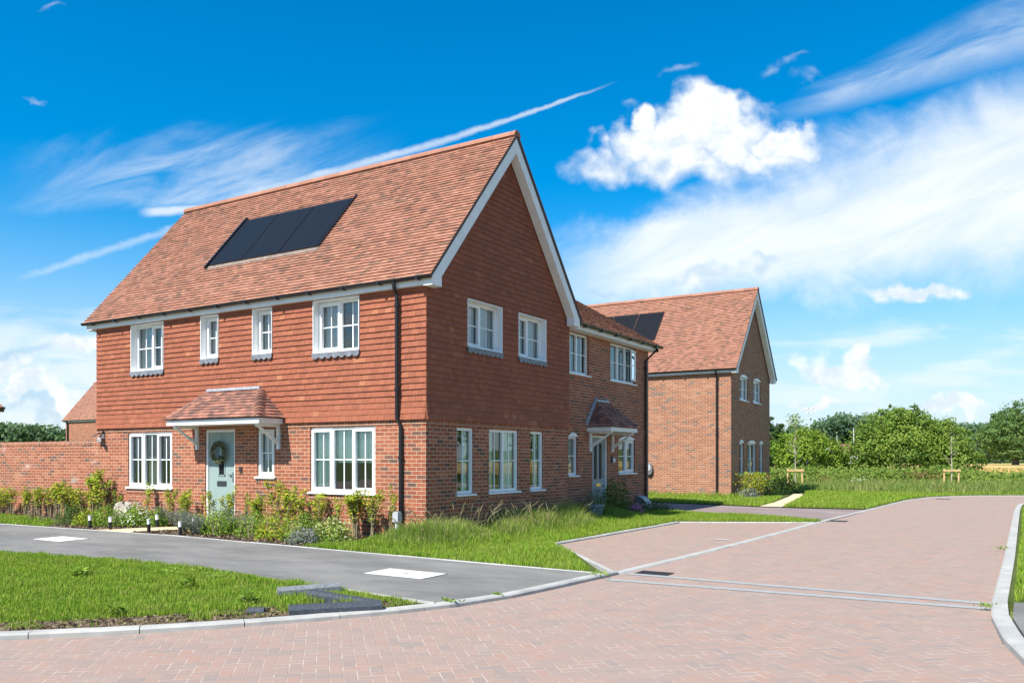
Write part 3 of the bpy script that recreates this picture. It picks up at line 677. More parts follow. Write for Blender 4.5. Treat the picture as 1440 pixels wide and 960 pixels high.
def canopy(root, P, u0, u1, proj, r0, r1, zf, zr, bu, mat='canopy_tile', side=False):
    """hipped tiled porch on gallows brackets; P(u, n, z) with n out of the wall"""
    b = MB(); b.box(u0, u1, .003, proj, zf-.11, zf, P)
    cn = b.build('porch_canopy', 'white_paint', root)
    e0, e1, pe = u0-.05, u1+.05, proj+.05; z0 = zf+.012; h = zr-z0
    b = MB()
    sl = math.hypot(pe, h); c_, s_ = pe/sl, h/sl
    PSl = lambda u, n, v: P(u, pe-v*c_+n*s_, z0+v*s_+n*c_)
    tiles(b, PSl, [(e0, 0), (e1, 0), (r1, sl), (r0, sl)], .1, .165, thick=.02, base=.006, jit=.004)
    for ea, ra, sg in ((e0, r0, 1), (e1, r1, -1)):
        w = abs(ra-ea); hl = math.hypot(w, h); cc, ss = w/hl, h/hl
        Ph = lambda u, n, v: P(ea+sg*(v*cc-n*ss), u, z0+v*ss+n*cc)
        tiles(b, Ph, [(0, 0), (pe, 0), (0, hl)], .1, .165, thick=.02, base=.006, jit=.004)
        rows = int(hl/.1)
        ui = np.array(P(ea+sg, 0, 0)) - np.array(P(ea, 0, 0)); ni = np.array(P(ea, 0, 0)) - np.array(P(ea, 1., 0)); up = np.array((0, 0, 1.))
        for k in range(rows):                     # curved bonnet tiles down the hip
            rr = rng.random(); A = []
            for t, lift, rad in ((k/rows, .058, .17), ((k+1.3)/rows, .022, .13)):
                t = min(t, 1.); c = np.array(P(ea+(ra-ea)*t, pe*(1-t), z0+h*t)); ring = []
                for m in range(9):
                    s = m/8; B = c + ni*rad*(1-s)**2 + ui*rad*s**2 - (ui+ni)*.0
                    ring.append(B + up*(lift*.6 + (lift*1.25)*4*s*(1-s)))
                A.append(ring)
            for m in range(8): b.poly([A[0][m], A[0][m+1], A[1][m+1], A[1][m]], rr)
            lo = [c0 - up*.03 for c0 in A[0]]
            for m in range(8): b.poly([A[0][m], lo[m], lo[m+1], A[0][m+1]], rr)
    b.build('canopy_tiles', mat, cn)
    def ld(b):
        b.box(r0-.03, r1+.03, .002, .09, zr-.02, zr+.035, P)
        for ea, ra in (((e0, r0), (e1, r1)) if side else ()):
            b.prism([(ea, z0+.03), (ra, zr+.02), (ra, zr+.1), (ea, z0+.12)], lambda u, n, z: P(u, n, z), .003, .062)
    one('lead_flashing', 'pale_lead', cn, ld)
    for u in bu: one('gallows_bracket', 'white_paint', cn, lambda b: bracket(b, P, u, zf-.11-.53, zf-.11, proj-.06))
    return cn
def door(root, P, u0, u1, z0, z1, mat, style):
    b = MB(); f = .055; nb = -.03
    b.box(u0, u0+f, -.1, nb, z0, z1, P); b.box(u1-f, u1, -.1, nb, z0, z1, P); b.box(u0+f, u1-f, -.1, nb, z1-f, z1, P); b.box(u0+f, u1-f, -.1, nb+.02, z0, z0+.03, P)
    d = b.build('door', 'white_upvc', root)
    a, c, e, g = u0+f, u1-f, z0+.03, z1-f
    if style == 'cottage':
        b = MB(); b.box(a, c, -.085, -.06, e, g, P)
        for q in (a+.005, (a+c)/2-.06, (a+c)/2+.06): pass
        b.box((a+c)/2-.006, (a+c)/2+.006, -.06, -.054, g-.42, g, P)
        m = (a+c)/2
        for x0_, x1_ in ((m-.11, m-.085), (m+.085, m+.11)): b.box(x0_, x1_, -.06, -.045, g-.98, g-.5, P)
        b.box(m-.11, m+.11, -.06, -.045, g-.98, g-.955, P); b.box(m-.11, m+.11, -.06, -.045, g-.525, g-.5, P)
        b.build('door_leaf', mat, d)
        b = MB(); b.poly([P(m-.085, -.058, g-.955), P(m+.085, -.058, g-.955), P(m+.085, -.058, g-.525), P(m-.085, -.058, g-.525)]); b.build('glazed_light', 'solar', d)
        one('letterbox', 'iron', d, lambda b: b.box(m-.15, m+.15, -.06, -.045, e+.82, e+.93, P))
        def hn(b): b.box(c-.09, c-.05, -.06, -.04, e+.93, e+1.13, P); b.box(c-.19, c-.06, -.04, -.02, e+1.06, e+1.085, P)
        one('handle', 'chrome', d, hn)
    else:
        b = MB(); b.box(a, c, -.085, -.06, e, g, P)
        w = (c-a)
        for k in range(1, 5): b.box(a+w*k/5-.006, a+w*k/5+.006, -.06, -.052, e, e+.62, P)
        b.build('door_leaf', mat, d)
        for k in (.30, .66):
            b = MB(); x = a+w*k; b.box(x-.075, x+.075, -.06, -.05, e+.86, g-.16, P); b.build('glazed_light', 'solar', d)
        one('letterbox', 'brass', d, lambda b: b.box(a+w*.48-.13, a+w*.48+.13, -.06, -.04, e+.66, e+.74, P))
        one('handle', 'chrome', d, lambda b: b.box(c-.1, c-.06, -.06, -.02, e+.9, e+1.1, P))
    return d

# ------------------------------------------------------------------ house with hung tiles (nearest)
A = thing('tile_hung_house', 'steep gabled house with terracotta hung tiles over brick and three solar panels', 'house', (-5.2, 2.9, 0))
FL, D_ = 10.37, 5.72
f_up = [(-8.94, -7.70, 3.68, 4.80), (-6.37, -5.77, 3.83, 4.80), (-4.67, -4.07, 3.82, 4.80), (-2.87, -1.62, 3.73, 4.80)]
f_lo = [(-9.11, -7.43, .90, 2.21), (-6.26, -5.27, .12, 2.23), (-4.56, -4.03, 1.2, 2.21), (-2.99, -1.24, .91, 2.22)]
g_up = [(1.33, 2.62, 3.83, 4.80), (3.31, 4.54, 3.83, 4.80)]
g_lo = [(1.0, 1.59, .88, 2.2), (2.17, 3.35, .88, 2.2), (3.88, 4.47, .88, 2.2)]
PF, PG, PS = gabled_shell(A, 0., 0., FL, D_, 0., True, f_up+f_lo, g_up+g_lo)
for i, h in enumerate(f_up):
    n = 2 if i in (0, 3) else 1
    window(A, PF, h[0]+.002, h[1]-.002, h[2], h[3], .145, n, (1, 1), (1,) if i in (0,) else ((0,) if n == 1 else (0,)), lining=1, sill=False, apron=True, nface=.03,
           curt=[(0, .35, .02, 1, 'curtain_grey'), (.72, 1, .02, 1, 'curtain_grey')] if n == 2 else [(0, 1, .0, 1, 'curtain_grey')])
for i, h in enumerate(g_up):
    window(A, PG, h[0]+.002, h[1]-.002, h[2], h[3], .145, 2, (1, 1), (0,) if i == 0 else (0,), lining=1, sill=False, apron=True, nface=.03, curt=[(0, .12, .02, 1, 'curtain_grey'), (.55, 1, .02, 1, 'curtain_grey')])
window(A, PF, *f_lo[0], .035, 3, (1, 1), (0, 2), curt=[(.36, .7, 0, .55, 'curtain_beige'), (0, .12, 0, 1, 'curtain_dark')])
window(A, PF, *f_lo[2], .035, 1, (1, 1), (0,), curt=[(0, 1, 0, 1, 'curtain_grey')])
window(A, PF, *f_lo[3], .035, 3, (1, 1), (0, 2), curt=[(0, 1, .45, 1, 'curtain_green'), (0, .2, 0, .5, 'curtain_green')])
for i, h in enumerate(g_lo): window(A, PG, *h, .035, 2 if i == 1 else 1, (1, 1), (), curt=[(.0, .25, 0, 1, 'curtain_green'), (.6, 1, 0, 1, 'curtain_green')])
for h in (f_lo[0], f_lo[2], f_lo[3]): brick_row(A, PF, h[0]-.04, h[1]+.04, h[2]-.047)
for h in g_lo: brick_row(A, PG, h[0]-.04, h[1]+.04, h[2]-.047)
door(A, PF, *f_lo[1], 'sage_door', 'cottage')
solar_array(A, PS, [(-7.12, -5.94), (-5.93, -4.75), (-4.74, -3.56)], 1.60, 3.37)
one('panel_flashing', 'brown_flashing', A, lambda b: b.box(-7.15, -3.5, .02, .036, 1.47, 1.60, lambda u, n, v: PS(u, n, v)))
one('panel_side_rail', 'black_plastic', A, lambda b: b.box(-7.19, -7.13, .02, .10, 1.5, 3.47, lambda u, n, v: PS(u, n, v)))
one('panel_side_rail', 'black_plastic', A, lambda b: b.box(-3.55, -3.52, .02, .07, 1.6, 3.5, lambda u, n, v: PS(u, n, v)))
canopy(A, PF, -6.68, -3.73, .70, -6.08, -4.43, 2.42, 3.10, (-6.50, -3.88))
one('downpipe', 'black_plastic', A, lambda b: downpipe(b, [(-.62, -.19, 4.93), (-.62, -.19, 4.84), (-.62, -.1, 4.70), (-.62, -.1, 2.36), (-.56, -.06, 2.2), (-.56, -.06, .05)], clips=[(-.62, -.1, 4.5), (-.62, -.1, 2.9), (-.56, -.06, 1.6), (-.56, -.06, .5)]))
one('doorbell', 'iron', A, lambda b: b.box(-5.11, -5.03, .003, .03, 1.29, 1.40, PF))

# ------------------------------------------------------------------ adjoining brick house (right of the gable)
XW, YE = -.25, 11.42
B = thing('brick_house', 'lower brick house adjoining the tall gable, grey front door under a small porch', 'house', (-2.5, 8.7, 0))
PW = Pgable(XW)
w_up = [(6.15, 7.36, 3.76, 4.80), (8.70, 10.41, 3.76, 4.80)]
w_lo = [(6.19, 6.72, 1.16, 2.14), (7.56, 8.52, .14, 2.2), (9.25, 10.41, 1.17, 2.12)]
def wing(b):
    wall(b, PW, 5.70, YE, -.1, 4.9, w_up+w_lo)
    b.poly([(XW, YE, -.1), (XW, YE, 4.9), (-5.4, YE, 4.9), (-5.4, YE, -.1)]); b.poly([(XW, YE, 4.9), (-2.8, YE, 6.4), (-5.4, YE, 4.9)])
    b.poly([(-5.4, YE, -.1), (-5.4, YE, 4.9), (-5.4, 5.9, 4.9), (-5.4, 5.9, -.1)])
    b.cur = 1
    for z in (.1, 2.45, 4.84): b.poly([(-5.3, 5.9, z), (XW-.17, 5.9, z), (XW-.17, YE-.1, z), (-5.3, YE-.1, z)])
    b.poly([(-3, 5.9, 0), (-3, YE, 0), (-3, YE, 4.8), (-3, 5.9, 4.8)])
one('wall', ['brick', 'plaster'], B, wing)
window(B, PW, *w_up[0], .06, 2, (1, 1), (), curt=[])
window(B, PW, *w_up[1], .06, 3, (0, 1), (), curt=[(.4, .62, 0, 1, 'curtain_grey')])
window(B, PW, *w_lo[0], .05, 1, (0, 1), (), arch=.1, curt=[(0, 1, 0, 1, 'curtain_grey')])
window(B, PW, *w_lo[2], .05, 2, (0, 1), (1,), arch=.1)
for h in (w_lo[0], w_lo[2]): brick_row(B, PW, h[0]-.04, h[1]+.04, h[2]-.047)
def opened(b):      # the right-hand casement stands open
    hx = 10.37; P2 = lambda u, n, z: (XW+.02+u*.15+n, hx-u*.989, z)
    f = .05
    b.box(0, f, -.02, .02, 3.84, 4.72, P2); b.box(.47-f, .47, -.02, .02, 3.84, 4.72, P2); b.box(f, .47-f, -.02, .02, 3.84, 3.84+f, P2); b.box(f, .47-f, -.02, .02, 4.72-f, 4.72, P2); b.box(f, .47-f, -.008, .008, 4.27, 4.29, P2)
oc = one('open_casement', 'white_upvc', B, opened)
one('pane', 'glass', oc, lambda b: b.poly([(XW+.02+.05*.15, 10.37-.05, 3.89), (XW+.02+.42*.15, 10.37-.415, 3.89), (XW+.02+.42*.15, 10.37-.415, 4.67), (XW+.02+.05*.15, 10.37-.05, 4.67)]))
door(B, PW, *w_lo[1], 'grey_door', 'panelled')
canopy(B, PW, 7.23, 8.92, .71, 7.74, 8.41, 2.40, 3.12, (7.40, 8.78), side=True)
TB = math.tan(R_(30)); cb, sb = math.cos(R_(30)), math.sin(R_(30)); lnb = 2.95/cb
PSB = lambda u, n, v: (.12-v*cb+n*sb, u, 4.96+v*sb+n*cb)
def wroof(b):
    tiles(b, PSB, [(5.99, 0), (YE+.2, 0), (YE+.2, lnb), (3.0, lnb)], .1, .165, thick=.018, base=.012)
    Q = lambda u, n, v: (2*(.12-lnb*cb)-.12+v*cb-n*sb, u, 4.96+v*sb+n*cb)
    b.poly([Q(5.9, .02, 0), Q(YE+.2, .02, 0), Q(YE+.2, .02, lnb), Q(3.0, .02, lnb)], .5)
    for k in range(18):
        r0 = 3.1+k*.48; arc = [(.12-lnb*cb+.12*math.cos(math.pi*i/8), 4.96+lnb*sb-.03+.12*math.sin(math.pi*i/8)) for i in range(9)]
        if r0+.47 <= YE+.21: b.prism(arc, lambda u, n, v: (u, n, v), r0, r0+.47)
one('roof', 'roof_tile', B, wroof)
def wdeck(b): b.prism([(5.98, -.01), (YE+.19, -.01), (YE+.19, lnb-.02), (3.1, lnb-.02)], lambda u, n, v: PSB(u, n, v), .008, -.045)
one('roof_deck', 'dark_deck', B, wdeck)
def wf(b):
    b.box(XW+.001, .02, 5.99, YE+.15, 4.82, 4.95)
    b.prism([(.02, 4.82), (.02, 4.9), (-2.8, 4.9+2.82*TB), (-2.8, 4.72+2.82*TB), (-.12, 4.82)], lambda u, n, v: (u, n, v), YE+.003, YE+.15)
one('fascia', 'white_paint', B, wf)
def wg(b):
    n = 8; r = .058; prof = [(r*math.cos(math.pi+math.pi*k/n), r*math.sin(math.pi+math.pi*k/n)) for k in range(n+1)]
    b.prism([(.085+p, 4.965+q) for p, q in prof]+[(.085+r*.7, 4.962), (.085-r*.7, 4.962)], lambda u, n_, v: (u, n_, v), 6.02, YE+.27)
    for k in range(6): y = 6.5+k*.93; b.box(.015, .15, y-.02, y+.02, 4.89, 4.91); b.box(.14, .147, y-.03, y+.03, 4.89, 4.97)
one('gutter', 'black_plastic', B, wg)
one('downpipe', 'black_plastic', B, lambda b: downpipe(b, [(.085, YE-.2, 4.92), (.085, YE-.2, 4.82), (-.19, YE-.32, 4.52), (-.19, YE-.32, .05)], .04, clips=[(-.19, YE-.32, 4.3), (-.19, YE-.32, 2.9), (-.19, YE-.32, 1.3)]))

# ------------------------------------------------------------------ house across the driveway, and two houses far to the left
Cc = thing('brick_house', 'separate brick house with plain red side wall and arched windows, beyond the driveway', 'house', (-5.4, 22.6, .1))
zc = .1; xc, yc, Dc = -.25, 19.79, 5.7
c_up = [(20.95, 22.1, 3.83+zc, 4.75+zc), (22.86, 24.02, 3.83+zc, 4.75+zc)]
c_lo = [(20.88, 21.5, .83+zc, 2.1+zc), (22.03, 23.3, .83+zc, 2.1+zc), (23.8, 24.42, .83+zc, 2.1+zc)]
CF, CG, CS = gabled_shell(Cc, xc, yc, 10.37, Dc, zc, False, [], c_up+c_lo, bm='mottled_brick')
for h in c_up: window(Cc, CG, *h, .05, 2, (0, 1), (0,), arch=.12, curt=[(0, .3, 0, 1, 'curtain_grey'), (.7, 1, 0, 1, 'curtain_grey')])
for i, h in enumerate(c_lo): window(Cc, CG, *h, .05, 2 if i == 1 else 1, (0, 1), (), arch=.13, curt=[(0, .3, 0, 1, 'curtain_beige')])
solar_array(Cc, CS, [(-7.4, -6.22), (-6.2, -5.02), (-5.0, -3.82)], 1.95, 3.72)
one('downpipe', 'black_plastic', Cc, lambda b: downpipe(b, [(-.80, yc-.19, 4.99), (-.80, yc-.19, 4.9), (-.80, yc-.07, 4.72), (-.80, yc-.07, .1)], .04, clips=[(-.8, yc-.07, 4.4), (-.8, yc-.07, 2.5)]))
Dh = thing('brick_house', 'distant brown brick house with a steep tiled roof behind the garden wall', 'house', (-59, 34, 0))
gabled_shell(Dh, -53.2, 31.3, 11.7, 5.84, 0., False, [], [], rg=.13, rw=.2)
one('downpipe', 'black_plastic', Dh, lambda b: downpipe(b, [(-64.5, 31.1, 4.95), (-64.5, 31.22, 4.6), (-64.5, 31.22, 0)], .06))
ex, ey = at(6, 52)
vx, vy = ex-CX, ey-CY; vl = math.hypot(vx, vy); vx /= vl; vy /= vl          # lies square to the street running towards the viewer
Eh = thing('brick_house', 'house at the left picture edge of which only a roof corner shows', 'house', (ex-4*vy, ey+4*vx, 0))
QE = lambda u, n, v: (ex+vy*u+vx*n, ey-vx*u+vy*n, v)
one('wall', 'brick', Eh, lambda b: b.box(-9, -.45, .4, 6, -.1, 4.7, QE))
def er(b):
    e = 4.72; rp = [QE(-9.4, 0, e), QE(0, 0, e), QE(0, 6.4, e), QE(-9.4, 6.4, e)]; a, c = QE(-6.2, 3.2, e+3.3), QE(-3.2, 3.2, e+3.3)
    b.poly([rp[0], rp[1], c, a]); b.poly([rp[1], rp[2], c]); b.poly([rp[2], rp[3], a, c]); b.poly([rp[3], rp[0], a]); b.poly(rp[::-1])
one('roof', 'roof_tile', Eh, er)
one('gutter', 'black_plastic', Eh, lambda b: b.box(-9.5, .06, -.12, -.01, 4.60, 4.73, QE))

# garden wall on the left
G = thing('garden_wall', 'long red brick garden wall with brick-on-edge coping running left from the house', 'wall', (-18, .2, 0))
one('brickwork', 'stained_brick', G, lambda b: b.box(-30, -10.375, .06, .275, -.1, 1.92))
one('coping', 'coping_brick', G, lambda b: b.box(-30, -10.375, .052, .283, 1.923, 2.035))

# ------------------------------------------------------------------ small things on and round the houses
def cyl(b, c, r, z0, z1, n=14): b.lathe([(r, z0), (r, z1)], c, n)
w = thing('wreath', 'round wreath of dried leaves and pale flowers hung on the sage green door', 'wreath', (-5.79, -.05, 1.72))
n = 700; a = nrg.random(n)*2*np.pi; tt = nrg.random(n)*2*np.pi; rr = .2+.065*np.cos(tt)*nrg.random(n)**.5
pos = np.stack([-5.79+rr*np.cos(a), .055-.06-.05*np.abs(np.sin(tt)), 1.72+rr*np.sin(a)], 1)
leaves('foliage', pos, nrg.normal(size=(n, 3))+[0, -1, 0], .06, 'wreath_leaf', w, .55)
one('ring', 'stem_tan', w, lambda b: b.tube([(-5.79+.2*math.cos(k*math.pi/8), -.0, 1.72+.2*math.sin(k*math.pi/8)) for k in range(17)], .025, 6))
sc = thing('security_camera', 'small white security camera with a solar panel on the house corner above the garden wall', 'camera', (-10.1, 0, 2.16))
def scb(b): b.box(-10.13, -10.07, -.06, -.002, 2.08, 2.2); b.tube([(-10.1, -.06, 2.12), (-10.1, -.10, 2.08)], .02); b.tube([(-10.16, -.08, 2.07), (-9.98, -.20, 2.03)], [.045, .05], 10)
one('body', 'white_upvc', sc, scb)
one('solar_panel', 'solar', sc, lambda b: b.prism([(-10.28, 2.16), (-10.05, 2.22), (-10.05, 2.235), (-10.28, 2.175)], lambda u, n, v: (u, n+(v-2.2)*.4, v+(n+.1)*.5), -.2, -.02))
def evc():
    t = thing('wall_charger', 'grey rounded charging unit fixed low on the plain side wall of the far brick house', 'charger', (-3.62, yc, 1.14))
    def f(b):
        for k in range(1): b.prism([(-3.62+.15*math.cos(i*math.pi/10)*(1 if True else 1), 1.14+.24*math.sin(i*math.pi/10)) for i in range(20)], lambda u, n, v: (u, yc-n, v), .14, .003)
    one('body', 'grey_box', t, f)
    one('cover', 'pale_grey', t, lambda b: b.prism([(-3.62+.10*math.cos(i*math.pi/10), 1.2+.14*math.sin(i*math.pi/10)) for i in range(20)], lambda u, n, v: (u, yc-n, v), .165, .143))
evc()
wl = thing('wall_lamp', 'small white lantern beside the grey front door', 'lamp', (XW, 8.77, 1.53))
one('back_plate', 'iron', wl, lambda b: b.box(XW+.002, XW+.03, 8.73, 8.81, 1.45, 1.66))
one('shade', 'lamp_acrylic', wl, lambda b: b.lathe([(.025, 1.46), (.034, 1.5), (.034, 1.58), (.015, 1.6)], (XW+.08, 8.77, 0), 10))
mp = thing('service_post', 'pale grey weathered service post with a boxed head beside the corner downpipe', 'post', (-.38, -.38, .04))
def mpb(b): b.lathe([(.042, .03), (.04, .43)], (-.38, -.38, 0), 10)
one('pole', 'galv_post', mp, mpb); one('head', 'pale_grey', mp, lambda b: (b.box(-.445, -.315, -.44, -.32, .41, .57), b.box(-.43, -.33, -.43, -.33, .572, .60)))
LL = [((-8.05, -1.63), 'bollard light at the far left end of the planting bed'), ((-7.26, -1.66), 'bollard light at the near left corner of the front path'), ((-6.98, -.72), 'bollard light on the left of the front path, nearest the house'),
      ((-6.02, -1.60), 'bollard light at the near right corner of the front path'), ((-4.85, -1.72), 'bollard light right of the path beside the footway edge'), ((-5.34, -1.02), 'bollard light right of the path among the shrubs')]
pr = thing('bollard_light', LL[0][1], 'garden light', (0, 0, 0))
one('post', 'black_plastic', pr, lambda b: b.lathe([(.058, -.02), (.05, .0), (.048, .2), (.053, .2), (.053, .215)], (0, 0, 0), 14))
one('diffuser', 'lamp_acrylic', pr, lambda b: b.lathe([(.048, .216), (.048, .335)], (0, 0, 0), 14))
one('cap', 'pale_grey', pr, lambda b: b.lathe([(.052, .336), (.052, .352), (.03, .362)], (0, 0, 0), 14))
for i, (p, l) in enumerate(LL):
    o = pr if i == 0 else dup(pr); o.location = (p[0], p[1], .05); o.scale = (.72, .72, .78); o['label'] = 'short black and white ' + l; o['group'] = 'bollard lights in the front garden'
    o.rotation_euler = (R_(rng.uniform(-3, 3)), R_(rng.uniform(-3, 3)), 0)
def cover(x0, x1, y0, y1, skew, label):
    t = thing('manhole_cover', label, 'manhole cover', ((x0+x1)/2, (y0+y1)/2, .042))
    one('lid', 'cover_white', t, lambda b: b.prism([(x0, y0), (x1, y0-.02), (x1+skew, y1-.02), (x0+skew, y1)], lambda u, n, v: (u, v, n), .049, .02))
    one('frame', 'iron', t, lambda b: b.prism([(x0-.012, y0-.012), (x1+.012, y0-.032), (x1+skew+.012, y1-.008), (x0+skew-.012, y1+.012)], lambda u, n, v: (u, v, n), .045, .02))
    cx, cy = (x0+x1)/2, (y0+y1)/2
    one('lifting_slot', 'iron', t, lambda b: b.box(cx-.06, cx+.04, cy-.015, cy+.02, .04, .0515))
cover(1.99, 2.99, -3.98, -3.42, -.01, 'white rectangular cover in the footway in front of the house corner')
cover(-6.6, -5.68, -3.68, -3.06, -.08, 'white rectangular cover in the footway opposite the front door')
gr = thing('drain_grate', 'dark iron drain grate at the lower corner of the parking bay', 'drain', (5.25, -1.8, 0))
def gf(b):
    x0, x1, y0, y1 = 4.99, 5.45, -1.80, -1.50
    b.box(x0, x1, y0, y0+.03, 0, .012); b.box(x0, x1, y1-.03, y1, 0, .012); b.box(x0, x0+.03, y0+.03, y1-.03, 0, .012); b.box(x1-.03, x1, y0+.03, y1-.03, 0, .012)
    for k in range(9): x = x0+.06+k*.042; b.box(x-.012, x+.012, y0+.03, y1-.03, .001, .010)
one('frame', 'iron', gr, gf); one('pit', 'dark_deck', gr, lambda b: b.poly([(4.99, -1.8, .0025), (5.45, -1.8, .0025), (5.45, -1.5, .0025), (4.99, -1.5, .0025)]))
def gp(u, v): return at(u, EYE*FPX/(v-HY))
def far_grate(u, v, label):
    x, y = gp(u, v); t = thing('drain_grate', label, 'drain', (x, y, 0))
    def f(b):
        b.box(x-.25, x+.25, y-.17, y-.14, 0, .012); b.box(x-.25, x+.25, y+.14, y+.17, 0, .012)
        for k in range(9): xx = x-.22+k*.055; b.box(xx-.014, xx+.014, y-.14, y+.14, .001, .010)
    one('frame', 'iron', t, f); one('pit', 'dark_deck', t, lambda b: b.poly([(x-.25, y-.17, .0025), (x+.25, y-.17, .0025), (x+.25, y+.17, .0025), (x-.25, y+.17, .0025)]))
far_grate(1176, 732.5, 'dark drain grate in the road beside the grass tip at the driveway mouth')
far_grate(1326, 701.5, 'dark drain grate at the far bend of the road')
for u, v, w in ((1016, 759.5, .13), (1176, 721.5, .26)):
    x, y = gp(u, v); one('painted_mark', 'cover_white', None, lambda b: b.poly([(x-w, y-.06, .017), (x+w, y-.02, .017), (x+w, y+.07, .017), (x-w, y+.03, .017)]))['kind'] = 'structure'
def kstone(name, a, c, z, w, h, label, tilt=0., mat='charcoal_concrete'):
    a, c = np.array(a), np.array(c); t = c-a; L = np.linalg.norm(t); t = t/L; s = np.array((-t[1], t[0])); b = MB(); ch = .03
    P = lambda u, n, v: (*(a+t*u+s*n), z+v+tilt*u)
    prof = [(0, 0), (w, 0), (w, h), (ch, h), (0, h-ch)]
    b.prism(prof, lambda n, u, v: P(u, n, v), 0, L); o = b.build(name, mat); return tag(o, label, 'kerb stone')
kstone('kerb_stone', (3.42, -6.68), (4.02, -5.98), .03, .17, .095, 'longest charcoal kerb stone, lying nearest the road kerb')
kstone('kerb_stone', (2.98, -6.02), (3.8, -5.86), .045, .12, .12, 'charcoal kerb stone lying flat behind the longest one', -.08)
kstone('kerb_stone', (2.52, -5.98), (2.92, -5.40), .06, .13, .085, 'kerb stone coloured pale for its wet sheen, lying farthest from the road, half in grass', .02, 'wet_sheen_concrete')
kstone('kerb_stone', (2.98, -6.83), (3.12, -6.74), .02, .09, .075, 'short broken kerb stone left of the others')
bx = thing('storage_box', 'low dark box with curved pale grey lid at the adjoining house corner', 'box', (.0, 10.9, .03))
ux, uy = -.24, 10.45
def bxl(b):
    n = 8; prof = [(ux+.0, .03)]+[(ux+.38*math.sin(k/n*math.pi/2), .03+.44*math.cos(k/n*math.pi/2)) for k in range(n+1)]
    b.prism([(ux, .03)]+prof[1:], lambda u, n_, v: (u, n_, v), uy, uy+.34)
one('body', 'grey_box', bx, bxl)
def bxc(b):
    n = 8; pr_ = [(.40*math.sin(k/n*math.pi/2), .46*math.cos(k/n*math.pi/2)) for k in range(n+1)]
    for (p, q), (r, s) in zip(pr_, pr_[1:]): b.prism([(ux+p*.97, .03+q*.97), (ux+p, .03+q), (ux+r, .03+s), (ux+r*.97, .03+s*.97)], lambda u, n_, v: (u, n_, v), uy-.02, uy+.36)
one('lid', 'pale_grey', bx, bxc)
bo = MB()
def boulder():
    n, m = 14, 9; pts = []
    for j in range(m+1):
        for i in range(n):
            th, ph = 2*math.pi*i/n, math.pi*j/m; r = 1+.16*math.sin(3*th+2*ph)+.1*math.cos(5*th-ph*3)
            pts.append((-8.35+.26*r*math.sin(ph)*math.cos(th), -.62+.2*r*math.sin(ph)*math.sin(th), .26+.3*r*math.cos(ph)))
    for j in range(m):
        for i in range(n): bo.poly([pts[j*n+i], pts[j*n+(i+1) % n], pts[(j+1)*n+(i+1) % n], pts[(j+1)*n+i]], .5)
boulder(); tag(bo.build('boulder', 'stone_boulder', None, True), 'pale rounded boulder at the wall among shrubs below the left ground floor window', 'boulder')

